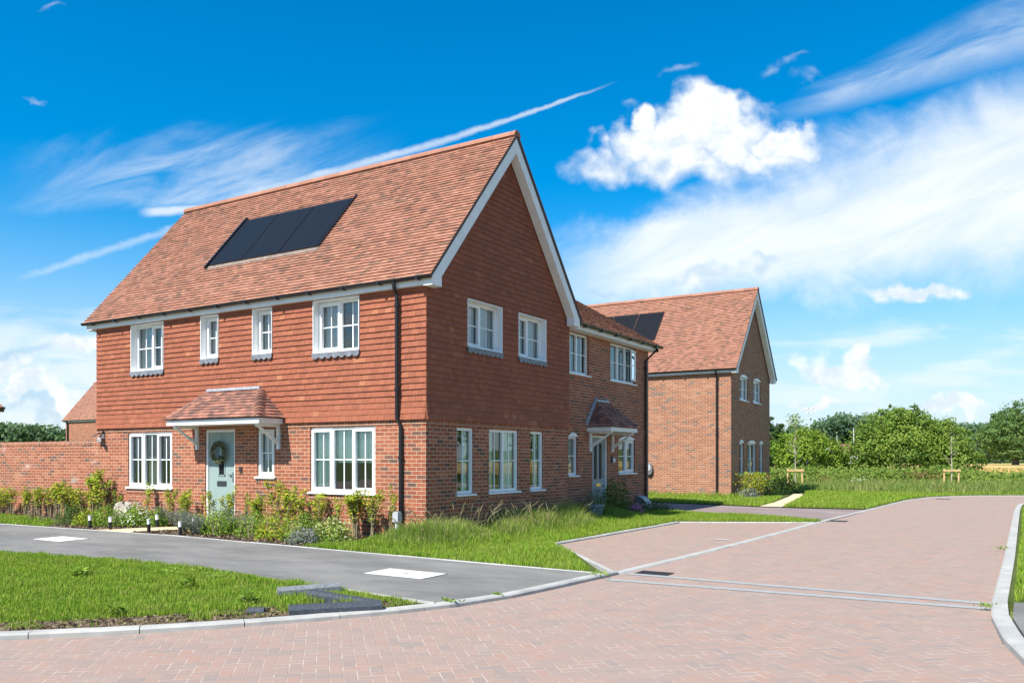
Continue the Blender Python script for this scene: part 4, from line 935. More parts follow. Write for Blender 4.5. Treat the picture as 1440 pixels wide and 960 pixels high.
# ------------------------------------------------------------------ light and sky
sun_dir = np.array((-.15, -.83, 1.)); sun_dir /= np.linalg.norm(sun_dir)
EL = math.asin(sun_dir[2]); AZ = math.atan2(sun_dir[0], sun_dir[1])
sl_ = bpy.data.lights.new('sun', 'SUN'); sl_.energy = 5.0; sl_.angle = R_(.53); sl_.color = (1, .945, .86)
so = bpy.data.objects.new('sun', sl_); C.objects.link(so); so.location = (0, -20, 30)
from mathutils import Vector
so.rotation_euler = Vector(sun_dir).to_track_quat('Z', 'Y').to_euler()
world = bpy.data.worlds.new('World'); scene.world = world; world.use_nodes = True
def sky():
    b = NB(world.node_tree)
    st = b.new('ShaderNodeTexSky', sky_type='NISHITA'); st.sun_disc = False
    st.sun_elevation = EL; st.sun_rotation = AZ; st.air_density = 1.; st.dust_density = .3; st.ozone_density = 2.5; st.altitude = 50
    hs = b.new('ShaderNodeHueSaturation'); hs.inputs['Hue'].default_value = .495; hs.inputs['Saturation'].default_value = 1.62; hs.inputs['Value'].default_value = 1.68
    b.t.links.new(st.outputs[0], hs.inputs['Color'])
    skyc = V(b, hs.outputs[0])
    d = b.coord('Generated')
    dF = b.vm('DOT_PRODUCT', d, (*FW, 0)); dR = b.vm('DOT_PRODUCT', d, (*RT, 0)); dz = b.sep(d)[2]
    skyc = b.mix(b.ss(dz, .32, .0)*.8, skyc, (4.0, 6.1, 8.2))
    den = b.m('MAXIMUM', dF, .08)
    # bearings measured on a plane facing the houses, in hundreds of units: U to the right, W down
    U = 7.2 + dR/den*(FPX/100); W = HY/100 - dz/den*(FPX/100)
    P = b.xyz(U, W)
    def line(x0, y0, x1, y1):           # along, across coordinates of a streak
        L = math.hypot(x1-x0, y1-y0); tx, ty = (x1-x0)/L, (y1-y0)/L
        return (U-x0)*(tx/L) + (W-y0)*(ty/L), (W-y0)*tx - (U-x0)*ty
    n_f = b.noise(P, 2.6, 7, .62); n_m = b.noise(P, .9, 6, .6, .4)
    n_s = b.noise(b.xyz(U*.55+W*.25, W*1.9+U*.55), 1.0, 7, .6, .6)     # drawn-out wisps
    n_h = b.noise(b.xyz(U*.35, W*2.2), 1.2, 7, .58, .3)               # low horizontal bands
    def bl(x, lo, hi, e): return b.ss(x, lo, lo+e)*b.ss(x, hi-e, hi, 1., 0.)
    mx = lambda p, q: b.m('MAXIMUM', p, q)
    # 1 broad veil on the right
    t, a = line(7.6, 4.0, 14.6, 2.55)
    wid = .55 + t*.95
    veil = b.ss(b.m('ABSOLUTE', a + (n_m-.5)*1.2)/wid, .35, 1.25, 1., 0.)*b.ss(t, -.1, .25)*(.45+n_s*.95)
    # 2 fanned streak, top right
    t2, a2 = line(10.6, 1.75, 15.4, .05)
    w2 = .12+t2*.5
    st2 = b.ss(b.m('ABSOLUTE', a2+(n_s-.5)*.3)/w2, .0, 1.3, 1., 0.)*b.ss(t2, 0., .3)*b.ss(n_s, .2, .75)*.6
    # 3 vapour trails
    t3, a3 = line(4.9, 2.36, 8.62, 1.17)
    a3 = a3 + (t3-.5)*(t3-.5)*.18 - .045
    tr = b.ss(b.m('ABSOLUTE', a3+(n_f-.5)*.10)/(.075-.055*t3), .1, 1.3, 1., 0.)*bl(t3, -.6, 1.03, .25)*(.3+n_f*.5)
    t4, a4 = line(.1, 3.97, 2.6, 3.17)
    tr2 = b.ss(b.m('ABSOLUTE', a4+(n_f-.5)*.16), .0, .085, 1., 0.)*bl(t4, -.02, 1.4, .3)*(.1+n_f*.45)
    # 4 cirrus left
    t5, a5 = line(-.3, 2.72, 5.6, 2.42)
    up = b.ss(a5 + (n_s-.5)*1.0, -.85, -.05)*b.ss(a5+(n_f-.5)*.25, .22, .4, 1., 0.)
    ci = up*bl(t5, .0, 1.05, .42)*b.ss(n_s, .25, .75)*.62
    t6, a6 = line(2.0, 2.98, 3.0, 2.93)
    ci = mx(ci, b.ss(b.m('ABSOLUTE', a6+(n_f-.5)*.1), .01, .1, 1., 0.)*bl(t6, -.1, 1.1, .3)*.75)
    # 5 low cloud banks
    bankR = bl(W+(n_m-.5)*.8, 4.3, 6.6, .5)*b.ss(U, 7.5, 10.)*b.ss(n_h, .38, .68)*.62
    bankL = b.ss(W+(n_m-.5)*.7, 4.1, 4.8)*b.ss(U, 3.2, 1.2)*b.ss(n_h, .28, .62)*.75
    hz = b.ss(W, 3.6, 6.6)*.40
    # 6 heaped clouds
    def wv(sc, amt, det=3):
        n = b.new('ShaderNodeTexNoise'); b.put(n.inputs['Vector'], P); n.inputs['Scale'].default_value = sc; n.inputs['Detail'].default_value = det
        return b.vm('MULTIPLY', b.vm('SUBTRACT', V(b, n.outputs['Color']), (.5, .5, .5)), (amt, amt, 0))
    Pw = b.vm('ADD', b.vm('ADD', P, wv(.9, 1.3)), wv(3.2, .38, 5))
    def heap(cs, k=.5):
        f = None
        for x, y, rx, ry in cs:
            e = b.vm('LENGTH', b.vm('DIVIDE', b.vm('SUBTRACT', Pw, (x, y, 0)), (rx, ry, 1)))
            e = 1-e; f = e if f is None else mx(f, e)
        return f + (n_f-.5)*k
    H1 = heap([(10.1, 1.85, 1.05, .62), (9.3, 2.1, .85, .46), (8.5, 2.3, .6, .32), (11.0, 1.95, .75, .3), (10.3, 1.5, .5, .38), (9.6, 2.4, 1.3, .34), (10.6, 2.2, 1.1, .3), (9.2, 1.65, .25, .22)], .55)
    cu = b.ss(H1, -.06, .45+b.ss(W, 1.8, 2.6)*.6)
    H2 = heap([(11.7, 5.15, .75, .2), (12.1, 5.1, .5, .2), (.3, 5.4, .5, .2), (1.15, 4.95, .5, .17), (-.4, 5.3, .6, .3), (.0, 5.12, .5, .2), (13.4, 5.68, .45, .13), (11.5, 5.55, .45, .09), (.7, 5.6, .9, .12), (12.9, 4.15, .9, .22)], .9)
    cu2 = b.ss(H2, .0, .6)*.9
    H3 = heap([(9.55, 1.0, .3, .12), (10.8, .95, .22, .14), (11.2, .85, .28, .1), (8.8, 1.55, .2, .12), (11.5, 1.1, .35, .1), (.65, .06, .35, .08), (.52, 1.43, .2, .07)], 1.5)
    cu3 = b.ss(H3, .0, 1.6)*.34
    H4 = heap([(10.0, 3.85, .8, .16), (10.7, 3.72, .6, .1), (8.45, 4.1, .35, .1), (.2, 4.95, 1.3, .22), (.6, 5.75, 1.2, .12)], 1.1)
    gp = b.ss(H4, .1, .9)*.55
    thin = mx(mx(mx(veil*.95, st2), mx(tr, tr2)), mx(ci, mx(mx(bankR, bankL), hz)))
    thin = b.m('MINIMUM', thin, 1.)
    thick = mx(cu, mx(cu2, cu3))
    up_ = b.noise(b.vm('ADD', P, (-.10, -.16, 0)), 2.6, 7, .62)
    shade = b.ss((up_-n_f)*1.5 + (n_m-.5)*1.2 + b.ss(W, 1.3, 2.6)*.35, .02, .62)
    white = b.mix(shade, (9.6, 9.8, 9.9), (7.0, 7.9, 8.7))
    # rest of the sky, for reflections and other views
    dd = b.vm('DIVIDE', d, b.xyz(b.m('MAXIMUM', dz, .06), b.m('MAXIMUM', dz, .06), b.m('MAXIMUM', dz, .06)))
    rest = b.ss(b.noise(dd, .8, 6, .6), .48, .68)*.8*b.ss(dz, .0, .1)
    A = b.ss(dF, .12, .35)
    col = b.mix(thin*A + rest*(1-A), skyc, (8.5, 9.1, 9.5))
    col = b.mix(gp*A, col, (4.4, 6.2, 7.8))
    col = b.mix(thick*A, col, white)
    bg = b.new('ShaderNodeBackground'); b.put(bg.inputs[0], col); bg.inputs[1].default_value = .066
    o = b.new('ShaderNodeOutputWorld'); b.t.links.new(bg.outputs[0], o.inputs[0])
sky()

# ------------------------------------------------------------------ grass
def dist(p): return np.hypot(p[:, 0]-CX, p[:, 1]-CY)
P1 = [(-7, -5.38), (-4.65, -5.24), (-2.5, -4.86), (-.2, -4.84), (1.9, -5.08), (3.7, -5.37), (4.1, -5.5), (3.95, -5.85), (3.55, -6.45), (3.05, -7.15), (2.47, -7.87), (1.8, -8.5), (.8, -9.2), (-1, -10.05), (-5, -11.1), (-7, -11.5)]
p = scatter(P1, 5200); v = vnoise(p, 1.3); v2 = vnoise(p, 5.1, 3)
soil = np.array(SOIL)
bare = inside(soil, p); keep = ~bare | (nrg.random(len(p)) < .10+.6*(v2 > .6))
p, v, v2 = p[keep], v[keep], v2[keep]; n = len(p)
blades('grass', p, np.full(n, .04), (.022+.03*v+.045*v2*v2)*(.6+.9*nrg.random(n)), .0055, 'lawn_blades', 'mown bright green grass on the verge between footway and road', 'grass')
# broad weeds in the verge
q = np.concatenate([scatter([(-3.5, -6.5), (-1.2, -7), (-1.0, -8.6), (-4, -9.6)], 300), scatter([(-.3, -5.0), (1.3, -5.2), (1.2, -5.6), (-.4, -5.5)], 350), scatter([(.6, -8.6), (1.3, -8.2), (1.0, -8.9)], 180), scatter([(2.2, -6.4), (2.9, -6.3), (2.6, -6.9)], 120)])
z = .06+.05*nrg.random(len(q)); tag(leaves('clover_weeds', np.concatenate([q, z[:, None]], 1), nrg.normal(size=(len(q), 3))*.5+[0, 0, 1.], .035+.03*nrg.random(len(q)), 'hebe_leaf', None, .8), 'broad leaved green weeds growing through the verge grass', 'weeds', kind='stuff')
for x, y, s, l in ((-.9, -6.2, .16, 'dock plant in the verge left of centre'), (1.15, -6.1, .14, 'dock plant in the verge between the two covers'), (2.0, -7.6, .13, 'dandelion rosette at the verge edge near the kerb'), (2.55, -6.45, .16, 'upright dock plant beside the kerb stones'), (-1.6, -7.4, .15, 'broad leaved dock plant in the left of the verge')):
    m = 26; a = nrg.random(m)*6.28; t = thing('dock_plant', l, 'weed', (x, y, .04), 0, 'broad leaved weeds in the verge')
    leaves('foliage', np.stack([x+s*.45*np.cos(a), y+s*.45*np.sin(a), .06+s*.7*nrg.random(m)], 1), np.stack([-np.cos(a)*.4, -np.sin(a)*.4, np.ones(m)], 1)+nrg.normal(size=(m, 3))*.3, s*(.6+.5*nrg.random(m)), 'hebe_leaf', t, .4)
    bb = MB(); [bb.tube([(x, y, .03), (x+s*.4*math.cos(k), y+s*.4*math.sin(k), .05+s*.5)], .004, 4) for k in range(5)]; bb.build('stem', 'stem_tan', t)
for u, v, s in ((836, 813, .09), (846, 811, .07), (1137, 735, .1), (1150, 734, .08), (1120, 736, .1), (1389, 858, .06), (1410, 776, .1), (700, 842, .05), (628, 852, .08)):
    x, y = gp(u, v); m = 40; tag(leaves('kerb_weed', np.stack([x+nrg.normal(size=m)*s*.8, y+nrg.normal(size=m)*s*.35, .04+s*.6*nrg.random(m)], 1), nrg.normal(size=(m, 3))+[0, 0, .4], .05, 'hebe_leaf', None, .35), 'small green weeds rooted in the kerb joints', 'weeds', kind='stuff')
# corner grass: short near kerbs, tall by the wall
P2 = [(-1.3, -1.92), (1.1, -2.06), (3.1, -2.17), (4.55, -2.22), (3.4, -.55), (2.12, 1.0), (2.16, 4), (2.2, 7.3), (3.7, 8.1), (5.1, 8.85), (5.2, 9.3), (4.5, 9.7), (2.1, 10.45), (.6, 10.9), (.1, 10.6), (-.2, 10), (-.2, 6), (.03, 5.8), (.03, 0), (-.4, -.5), (-1.0, -1.2)]
p = scatter(P2, 3000); n = len(p); v = vnoise(p, 1.1, 1); x, y = p[:, 0], p[:, 1]
tall = np.clip(1.25-np.abs(x-.45-.15*np.sin(y*2))/.9, 0, 1)*np.clip((y+1.6)/1.0, 0, 1)*np.clip((8.2-y)/1.5, .0, 1)*(.30+.95*v)
h = .065+.05*v+.50*tall
keep = nrg.random(n) < np.where((x > 4.4) & (y < -1.9), .3, 1.); path = (y < 8.7) | (y > -5)
sel = keep & (tall < .28)
blades('grass', p[sel], np.full(sel.sum(), .03), h[sel]*(.6+.6*nrg.random(sel.sum())), .0065, 'lawn_blades', 'bright green grass round the house corner and parking bay', 'grass')
sel = keep & (tall >= .28)
blades('long_grass', p[sel], np.full(sel.sum(), .03), h[sel]*(.55+.65*nrg.random(sel.sum())), .007, 'tall_blades', 'long unmown grass going to seed along the shaded gable wall', 'grass', bend=.7)
ps = scatter([(.0, -1.2), (1.5, -1.1), (1.3, 3), (.8, 7), (.3, 7), (.2, 3)], 26); ns = len(ps)     # seed heads
b = MB()
for a in ps:
    hh = rng.uniform(.3, .68); dx, dy = rng.uniform(-.2, .2), rng.uniform(-.2, .2)
    b.tube([(a[0], a[1], .05), (a[0]+dx*.4, a[1]+dy*.4, hh*.7), (a[0]+dx, a[1]+dy, hh)], .003, 3); b.tube([(a[0]+dx*.9, a[1]+dy*.9, hh*.95), (a[0]+dx*1.5, a[1]+dy*1.5, hh*1.12)], [.008, .004], 4)
tag(b.build('grass_seed_heads', 'seed_head'), 'dry seed heads standing above the long grass by the gable', 'grass', kind='stuff')
P3 = [(-30, -2.5), (-10.9, -2.0), (-9.4, -1.92), (-10.2, -1.0), (-13, -.45), (-30, -.3)]
p = scatter(P3, 900); n = len(p); blades('grass', p, np.full(n, .05), .05+.05*nrg.random(n), .012, 'lawn_blades', 'narrow mown grass strip below the garden wall', 'grass')
P4 = [(-4.5, 16.2), (-2, 15.75), (2.15, 14.9), (2.0, 17), (1.3, 21.5), (.2, 21), (-.1, 19.7), (-4.5, 19.7)]
p = scatter(P4, 700); n = len(p); nearw = np.clip((p[:, 1]-18.6)/1., 0, 1)*(p[:, 0] < .3)
blades('grass', p, np.full(n, .03), (.07+.06*nrg.random(n))*(1+2.2*nearw*nrg.random(n)), .016, 'lawn_blades', 'lawn under the plain side wall of the far brick house', 'grass')
P5 = [(2.95, 14.9), (5.35, 15.15), (5.45, 18), (5.65, 22.3), (6.0, 24.6), (6.65, 26.55), (7.65, 28.), (9.4, 28.95), (12, 29.6), (18, 30.1), (22, 33), (-1, 33), (1.2, 26), (1.8, 23.2), (2.55, 18)]
p = scatter(P5, 640); n = len(p); rough = np.clip((p[:, 1]-27-np.clip(p[:, 0]-6, 0, 4)*.5)/3.5, 0, 1)
s = nrg.random(n) > rough
blades('grass', p[s], np.full(s.sum(), .03), .08+.07*nrg.random(s.sum()), .016, 'lawn_blades', 'open mown lawn beside the road bend', 'grass')
blades('rough_grass', p[~s], np.full((~s).sum(), .03), .15+.32*nrg.random((~s).sum())**1.5, .017, 'rough_blades', 'rough grass strip in front of the brambles', 'grass', bend=.6)
P6 = [(-2, 33), (22, 33), (30, 40), (24, 40), (-6, 37)]
p = scatter(P6, 330); n = len(p)
blades('rough_grass', p, np.full(n, .0), .25+.4*nrg.random(n)**1.5, .022, 'rough_blades', 'tall rough grass behind the young trees', 'grass', bend=.6)
P7 = [(9.5, -2.05), (9.5, 9), (9.47, 16), (9.52, 19.4), (9.8, 21.8), (10.6, 23.1), (14, 24), (14, -2.05)]
p = scatter(P7, 1100); p = p[nrg.random(len(p)) < np.clip(1.4-dist(p)/30, .35, 1)]; n = len(p)
blades('grass', p, np.full(n, .05), .07+.07*nrg.random(n), .011, 'lawn_blades', 'grass behind the right-hand road kerb', 'grass')
# bark chips on the planting bed
p = scatter([(-9.2, -1.88), (-5, -1.7), (-1.0, -1.92), (-.5, -1.2), (-.2, -.1), (-10, -.1)], 420); p = p[~inside(FPATH, p)]; n = len(p)
tag(leaves('bark_chips', np.concatenate([p, np.full((n, 1), .06)], 1), nrg.normal(size=(n, 3))*.35+[0, 0, 1], .03+.04*nrg.random(n), 'mulch_chip', None, .6), 'loose bark chippings covering the planting bed', 'mulch', kind='stuff')
p = scatter(soil.tolist(), 700); n = len(p)
tag(leaves('dead_grass', np.concatenate([p, np.full((n, 1), .055)], 1), nrg.normal(size=(n, 3))*.5+[0, 0, 1], .03+.05*nrg.random(n), 'mulch_chip', None, .3), 'dead grass and clods on the bare soil behind the kerb', 'soil', kind='stuff')

# ------------------------------------------------------------------ plants
def hedge_plant(root, h, seed, leafm='hedge_leaf', nst=4, lsz=.055, dens=60):
    r = random.Random(seed); b = MB(); pos, nr = [], []
    for s in range(nst):
        a = r.random()*6.28; q = r.uniform(.0, .06); t = r.uniform(.03, .16); hh = h*r.uniform(.72, 1.05)
        pts = [np.array((q*math.cos(a)+t*math.cos(a)*k*k, q*math.sin(a)+t*math.sin(a)*k*k, hh*k)) + np.array((r.uniform(-.012, .012), r.uniform(-.012, .012), 0)) for k in (0, .3, .6, .85, 1)]
        b.tube(pts, [.009, .008, .006, .004, .002], 5)
        for i in range(dens):
            k = r.betavariate(2.0, 1.3)*.72+.28; j = min(int(k*4), 3); c = pts[j]*(1-(k*4-j)) + pts[j+1]*(k*4-j) if k < 1 else pts[-1]
            an = r.random()*6.28; e = r.uniform(.02, .09)*(1.25-k*.5)
            pos.append(c+np.array((math.cos(an)*e, math.sin(an)*e, r.uniform(-.02, .05)))); nr.append((math.cos(an)*.6+r.gauss(0, .35), math.sin(an)*.6+r.gauss(0, .35), .8+r.gauss(0, .3)))
        for k in range(7):       # twigs
            kk = r.uniform(.3, .9); j = min(int(kk*4), 3); c = pts[j]*(1-(kk*4-j))+pts[j+1]*(kk*4-j); an = r.random()*6.28
            b.tube([c, c+np.array((math.cos(an)*.08, math.sin(an)*.08, .05))], .003, 3)
    b.build('stem', 'stem_tan', root)
    leaves('foliage', np.array(pos), np.array(nr), lsz*(.6+.7*nrg.random(len(pos))), leafm, root, .55)
HG = 'young laurel hedge plants along the brick walls'
protos = []
for k in range(5):
    t = thing('hedge_plant', '', 'shrub', (0, 0, 0)); hedge_plant(t, 1., 40+k, dens=(62, 80, 50, 95, 70)[k], nst=(4, 5, 4, 6, 5)[k]); protos.append([t, True])
def place(kind, x, y, h, label, group, wide=1.):
    t, first = protos[kind]; o = t if first else dup(t); protos[kind][1] = False
    o.location = (x, y, .045); o.rotation_euler = (R_(rng.uniform(-5, 5)), R_(rng.uniform(-5, 5)), rng.random()*6.28); s = h; o.scale = (s*wide*1.25, s*wide*1.25, s)
    o['label'] = label; o['group'] = group
lw = 'thin leafy hedge plant in the row against the left garden wall'
for k in range(19):
    x = -15.9+k*.31; place(k % 5, x+rng.uniform(-.06, .06), -.22+rng.uniform(-.06, .06), rng.uniform(.58, .82)+(.1 if k > 12 else 0), lw, 'hedge plants in the row against the garden wall', 1.35)
place(3, -9.95, -.32, 1.22, 'tallest bright green hedge plant where the garden wall meets the house', HG, 1.2)
place(1, -9.65, -.4, 1.0, 'hedge plant just right of the tallest one at the house edge', HG, 1.1)
def uniq(x, y, h, label, k, wide=1.): place(k, x, y, h*.82, label, HG, wide*1.35)
uniq(-8.0, -.3, 1.25, 'slim hedge plant growing up in front of the left ground floor window', 2, .7)
uniq(-9.1, -.35, 1.0, 'thin hedge plant at the left jamb of the left ground floor window', 0, .6)
uniq(-7.05, -.3, 1.0, 'hedge plant between the left ground floor window and the front door', 1, .75)
uniq(-6.55, -.35, 1.0, 'hedge plant touching the left door post', 3, .75)
uniq(-6.05, -.75, .95, 'hedge plant partly hiding the left of the green door', 4, .7)
uniq(-5.35, -.55, 1.0, 'hedge plant partly hiding the right of the green door', 1, .6)
uniq(-5.0, -.3, 1.22, 'tall thin hedge plant right of the green door', 0, .5)
uniq(-4.5, -.4, 1.05, 'hedge plant under the small porch window', 2, .6)
uniq(-4.05, -.4, .95, 'hedge plant just right of the small porch window', 4, .65)
uniq(-3.6, -.35, 1.3, 'tall hedge plant left of the large three-light window', 1, .75)
uniq(-3.2, -.4, 1.15, 'hedge plant under the left end of the three-light window', 3, .8)
uniq(-2.75, -.45, 1.12, 'dense hedge plant below the three-light window', 4, .95)
uniq(-2.3, -.5, 1.02, 'hedge plant below the middle of the three-light window', 0, .85)
uniq(-1.75, -.5, 1.0, 'hedge plant below the right end of the three-light window', 2, .8)
uniq(-1.3, -.5, 1.1, 'yellow green hedge plant between three-light window and downpipe', 3, .95)
uniq(-.95, -.45, 1.12, 'bushy hedge plant left of the corner downpipe', 1, .9)
uniq(-.66, -.28, 1.32, 'tall single hedge stem climbing in front of the corner downpipe', 0, .35)
uniq(-2.5, -.35, 1.0, 'broad hedge plant at the wall below the middle of the three-light window', 4, 1.1)
uniq(-1.5, -.3, 1.05, 'broad hedge plant at the wall right of the three-light window', 3, 1.1)
uniq(-3.9, -.65, .9, 'broad hedge plant between porch window and three-light window', 3, .9)
uniq(-4.75, -.6, .9, 'low broad hedge plant at the wall below the doorbell', 1, .8)
def front_plant(x, y, h, label, leafm='hedge_leaf', nst=5, dens=45):
    t = thing('hedge_plant', label, 'shrub', (x, y, .045), 0, HG); t0 = thing  # own leaves
    r = random.Random(int(x*100)); b = MB(); pos, nr = [], []
    for s in range(nst):
        a = r.random()*6.28; hh = h*r.uniform(.7, 1.05); t_ = r.uniform(.05, .3)
        c0 = np.array((x, y, .045)); tip = c0+np.array((math.cos(a)*t_, math.sin(a)*t_, hh)); b.tube([c0, (c0+tip)/2+np.array((0, 0, .06)), tip], [.007, .006, .003], 5)
        for i in range(dens):
            k = r.uniform(.25, 1.05); e = r.uniform(.02, .10); an = r.random()*6.28
            pos.append(c0*(1-k)+tip*k+np.array((math.cos(an)*e, math.sin(an)*e, r.uniform(-.03, .05)))); nr.append((r.gauss(0, .5)+math.cos(an)*.4, r.gauss(0, .5)+math.sin(an)*.4, .8))
    b.build('stem', 'stem_tan', t); leaves('foliage', np.array(pos), np.array(nr), .05*(.6+.7*nrg.random(len(pos))), leafm, t, .55)
front_plant(-3.05, -.7, .9, 'red leaved young shrub left of the three-light window', 'red_leaf', 4, 30)
front_plant(-9.75, -.15, 1.3, 'dark red leaved shrub behind the tallest hedge plant', 'red_leaf', 4, 45)
front_plant(-2.0, -.75, .75, 'wilted red-brown shrub below the three-light window', 'red_leaf', 5, 30)
BS = 'bare twiggy stems standing in front of the hedge plants'
def cane(x, y, h, r):
    b = MB()
    for k in range(7):
        a = r.random()*6.28; t = r.uniform(.02, .2); x0, y0 = x+r.uniform(-.1, .1), y+r.uniform(-.08, .08)
        b.tube([(x0, y0, .03), (x0+math.cos(a)*t*.5, y0+math.sin(a)*t*.5, h*.6), (x0+math.cos(a)*t, y0+math.sin(a)*t, h*r.uniform(.8, 1.1))], [.0065, .005, .003], 4)
    return b
r_ = random.Random(5)
for x, y in ((-11.3, -1.2), (-10.6, -1.25), (-9.9, -1.35), (-8.6, -1.35), (-5.3, -1.4), (-4.7, -1.25), (-4.2, -1.4), (-3.6, -1.3), (-3.1, -1.45), (-2.5, -1.35), (-1.9, -1.5), (-1.5, -1.4)):
    tag(cane(x, y, r_.uniform(.35, .6), r_).build('twiggy_stems', 'stem_tan'), 'clump of thin pale bare stems at the front of the planting bed', 'shrub', BS)
def ball(name, label, x, y, rx, rz, mat, n, sz, group=None, flower=None, cat='shrub', ry=None):
    if group == RG: n = int(n*1.6); rx *= 1.12; rz *= 1.1
    t = thing(name, label, cat, (x, y, .04), 0, group); ry = ry or rx
    d = nrg.normal(size=(n, 3)); d[:, 2] = np.abs(d[:, 2]); d /= np.linalg.norm(d, axis=1, keepdims=True)
    lump = 1+.16*np.sin(d[:, :1]*7+x*9)*np.cos(d[:, 1:2]*6+y*5); rad = (nrg.random((n, 1))**.35)*lump
    pos = np.array((x, y, .06))+d*rad*np.array((rx, ry, rz*1.0)); leaves('foliage', pos, d+nrg.normal(size=(n, 3))*.55, sz*(.6+.7*nrg.random(n)), mat, t, .5)
    b = MB()
    for k in range(7): a = k*.9; b.tube([(x, y, .03), (x+rx*.5*math.cos(a), y+ry*.5*math.sin(a), .05+rz*.6)], .006, 4)
    b.build('stem', 'stem_tan', t)
    if flower:
        m = flower; d = nrg.normal(size=(m, 3)); d[:, 2] = np.abs(d[:, 2])+.2; d /= np.linalg.norm(d, axis=1, keepdims=True)
        leaves('blossom', np.array((x, y, .06))+d*np.array((rx, ry, rz))*1.02, d+nrg.normal(size=(m, 3))*.3, .035, 'white_flower', t, .9)
    return t
RG = 'rounded green shrubs in the planting bed'
ball('round_shrub', 'rounded green shrub behind the leftmost bollard light', -8.2, -1.15, .36, .45, 'hebe_leaf', 900, .05, RG)
ball('round_shrub', 'low yellow green shrub at the left end of the planting bed', -8.75, -1.25, .3, .34, 'hedge_leaf', 600, .05, RG)
ball('round_shrub', 'dark green shrub at the far left of the planting bed', -9.4, -1.2, .36, .42, 'fern_leaf', 700, .05, RG)
ball('round_shrub', 'white flowering rounded shrub left of the front path', -7.65, -.75, .34, .42, 'hebe_leaf', 950, .05, RG, 160)
ball('round_shrub', 'white flowering shrub in front of the pale boulder', -8.0, -.6, .28, .46, 'hebe_leaf', 600, .05, RG, 260)
ball('round_shrub', 'rounded green shrub at the left edge of the front path below the window', -7.25, -.5, .28, .36, 'hebe_leaf', 700, .05, RG)
ball('round_shrub', 'rounded green shrub right of the front path', -4.95, -.62, .3, .42, 'hebe_leaf', 800, .05, RG)
ball('round_shrub', 'rounded green shrub in front of the green door', -4.95, -1.05, .3, .38, 'hedge_leaf', 650, .05, RG)
ball('round_shrub', 'bright green shrub in front of the porch window', -4.35, -1.1, .4, .45, 'hebe_leaf', 950, .05, RG)
ball('round_shrub', 'bright rounded shrub left of the three-light window at the bed front', -3.3, -1.15, .38, .5, 'hebe_leaf', 900, .05, RG)
ball('round_shrub', 'yellow green shrub in front of the three-light window', -2.6, -1.2, .45, .48, 'hedge_leaf', 950, .05, RG)
ball('round_shrub', 'loose green shrub below the right of the three-light window', -1.95, -1.2, .4, .46, 'hebe_leaf', 800, .05, RG)
ball('round_shrub', 'pale flowering weedy shrub at the right end of the planting bed', -1.3, -1.1, .36, .4, 'tall_blades', 700, .06, RG, 60)
ball('round_shrub', 'grey green weedy shrub at the front corner of the planting bed', -1.55, -1.6, .28, .26, 'lavender_leaf', 420, .06, RG)
def lavender(x, y, label, rad=.34, h=.42, n=260):
    t = thing('lavender', label, 'shrub', (x, y, .04), 0, 'grey lavender clumps below the left window and door')
    a = nrg.random(n)*6.28; k = nrg.random(n)**.6; hh = h*(.7+.4*nrg.random(n)); v = []
    base = np.stack([x+.08*np.cos(a), y+.08*np.sin(a), np.full(n, .04)], 1); tip = np.stack([x+rad*k*np.cos(a), y+rad*k*np.sin(a), .04+hh*(1.1-.35*k)], 1)
    s = np.stack([-np.sin(a), np.cos(a), 0*a], 1)*.006; m_ = base*.5+tip*.5+np.array((0, 0, .04))
    V_ = np.stack([base-s, base+s, m_+s, m_-s, tip], 1).reshape(-1, 3); kk = np.arange(n)[:, None]*5
    np_mesh('stem', V_, np.concatenate([kk+[0, 1, 2, 3], kk+[3, 2, 4]], 1).ravel(), np.tile([4, 3], n), np.repeat(nrg.random(n), 2), 'lavender_leaf', t)
    leaves('foliage', tip+nrg.normal(size=(n, 3))*.015, nrg.normal(size=(n, 3)), .045, 'lavender_leaf', t, .45); 
    q = base*.45+tip*.55; leaves('foliage', q+nrg.normal(size=(n, 3))*.03, nrg.normal(size=(n, 3)), .05, 'lavender_leaf', t, .4)
for x, y, l in ((-6.8, -.25, 'grey lavender clump at the wall left of the green door'), (-7.25, -.38, 'grey lavender clump below the right end of the left window'), (-5.75, -.95, 'grey lavender clump beside the front path at the door'), (-4.6, -.75, 'grey lavender clump below the porch window'), (-3.95, -.8, 'grey lavender clump between porch window and three-light window'), (-4.75, -1.4, 'grey lavender clump at the bed front near the bollard light')): lavender(x, y, l)
# planter, door shrub, flowers by the adjoining house
pt = thing('plant_pot', 'blue grey glazed pot in the long grass by the adjoining house wall', 'plant pot', (.55, 6.05, .03))
one('pot', 'pot_glaze', pt, lambda b: b.lathe([(.15, .03), (.2, .3), (.235, .42), (.25, .42), (.25, .47), (.2, .47), (.19, .4)], (.55, 6.05, 0), 18, ), True)
pv = nrg.normal(size=(160, 3))*[.13, .13, .12]+[.55, 6.05, .58]; leaves('foliage', pv, nrg.normal(size=(160, 3)), .07, 'lavender_leaf', pt, .4)
ball('door_shrub', 'dark feathery green shrub right of the grey front door', .35, 7.6, .5, 1.0, 'fern_leaf', 1900, .07, None, None, ry=.7)
ball('door_shrub', 'low dark shrub left of the grey front door behind the pot', .2, 6.75, .42, .62, 'fern_leaf', 900, .07)
ball('low_shrub', 'low rounded dark green shrub under the right porch window', .25, 9.6, .5, .36, 'dark_leaf', 800, .05, 'low shrubs at the corner of the adjoining house')
ball('low_shrub', 'low dark green shrub at the driveway corner of the adjoining house', .35, 10.55, .5, .3, 'dark_leaf', 700, .05, 'low shrubs at the corner of the adjoining house')
fl = thing('flower_clump', 'clump of pink flowers in the grass before the right porch window', 'flowers', (.75, 8.55, .03))
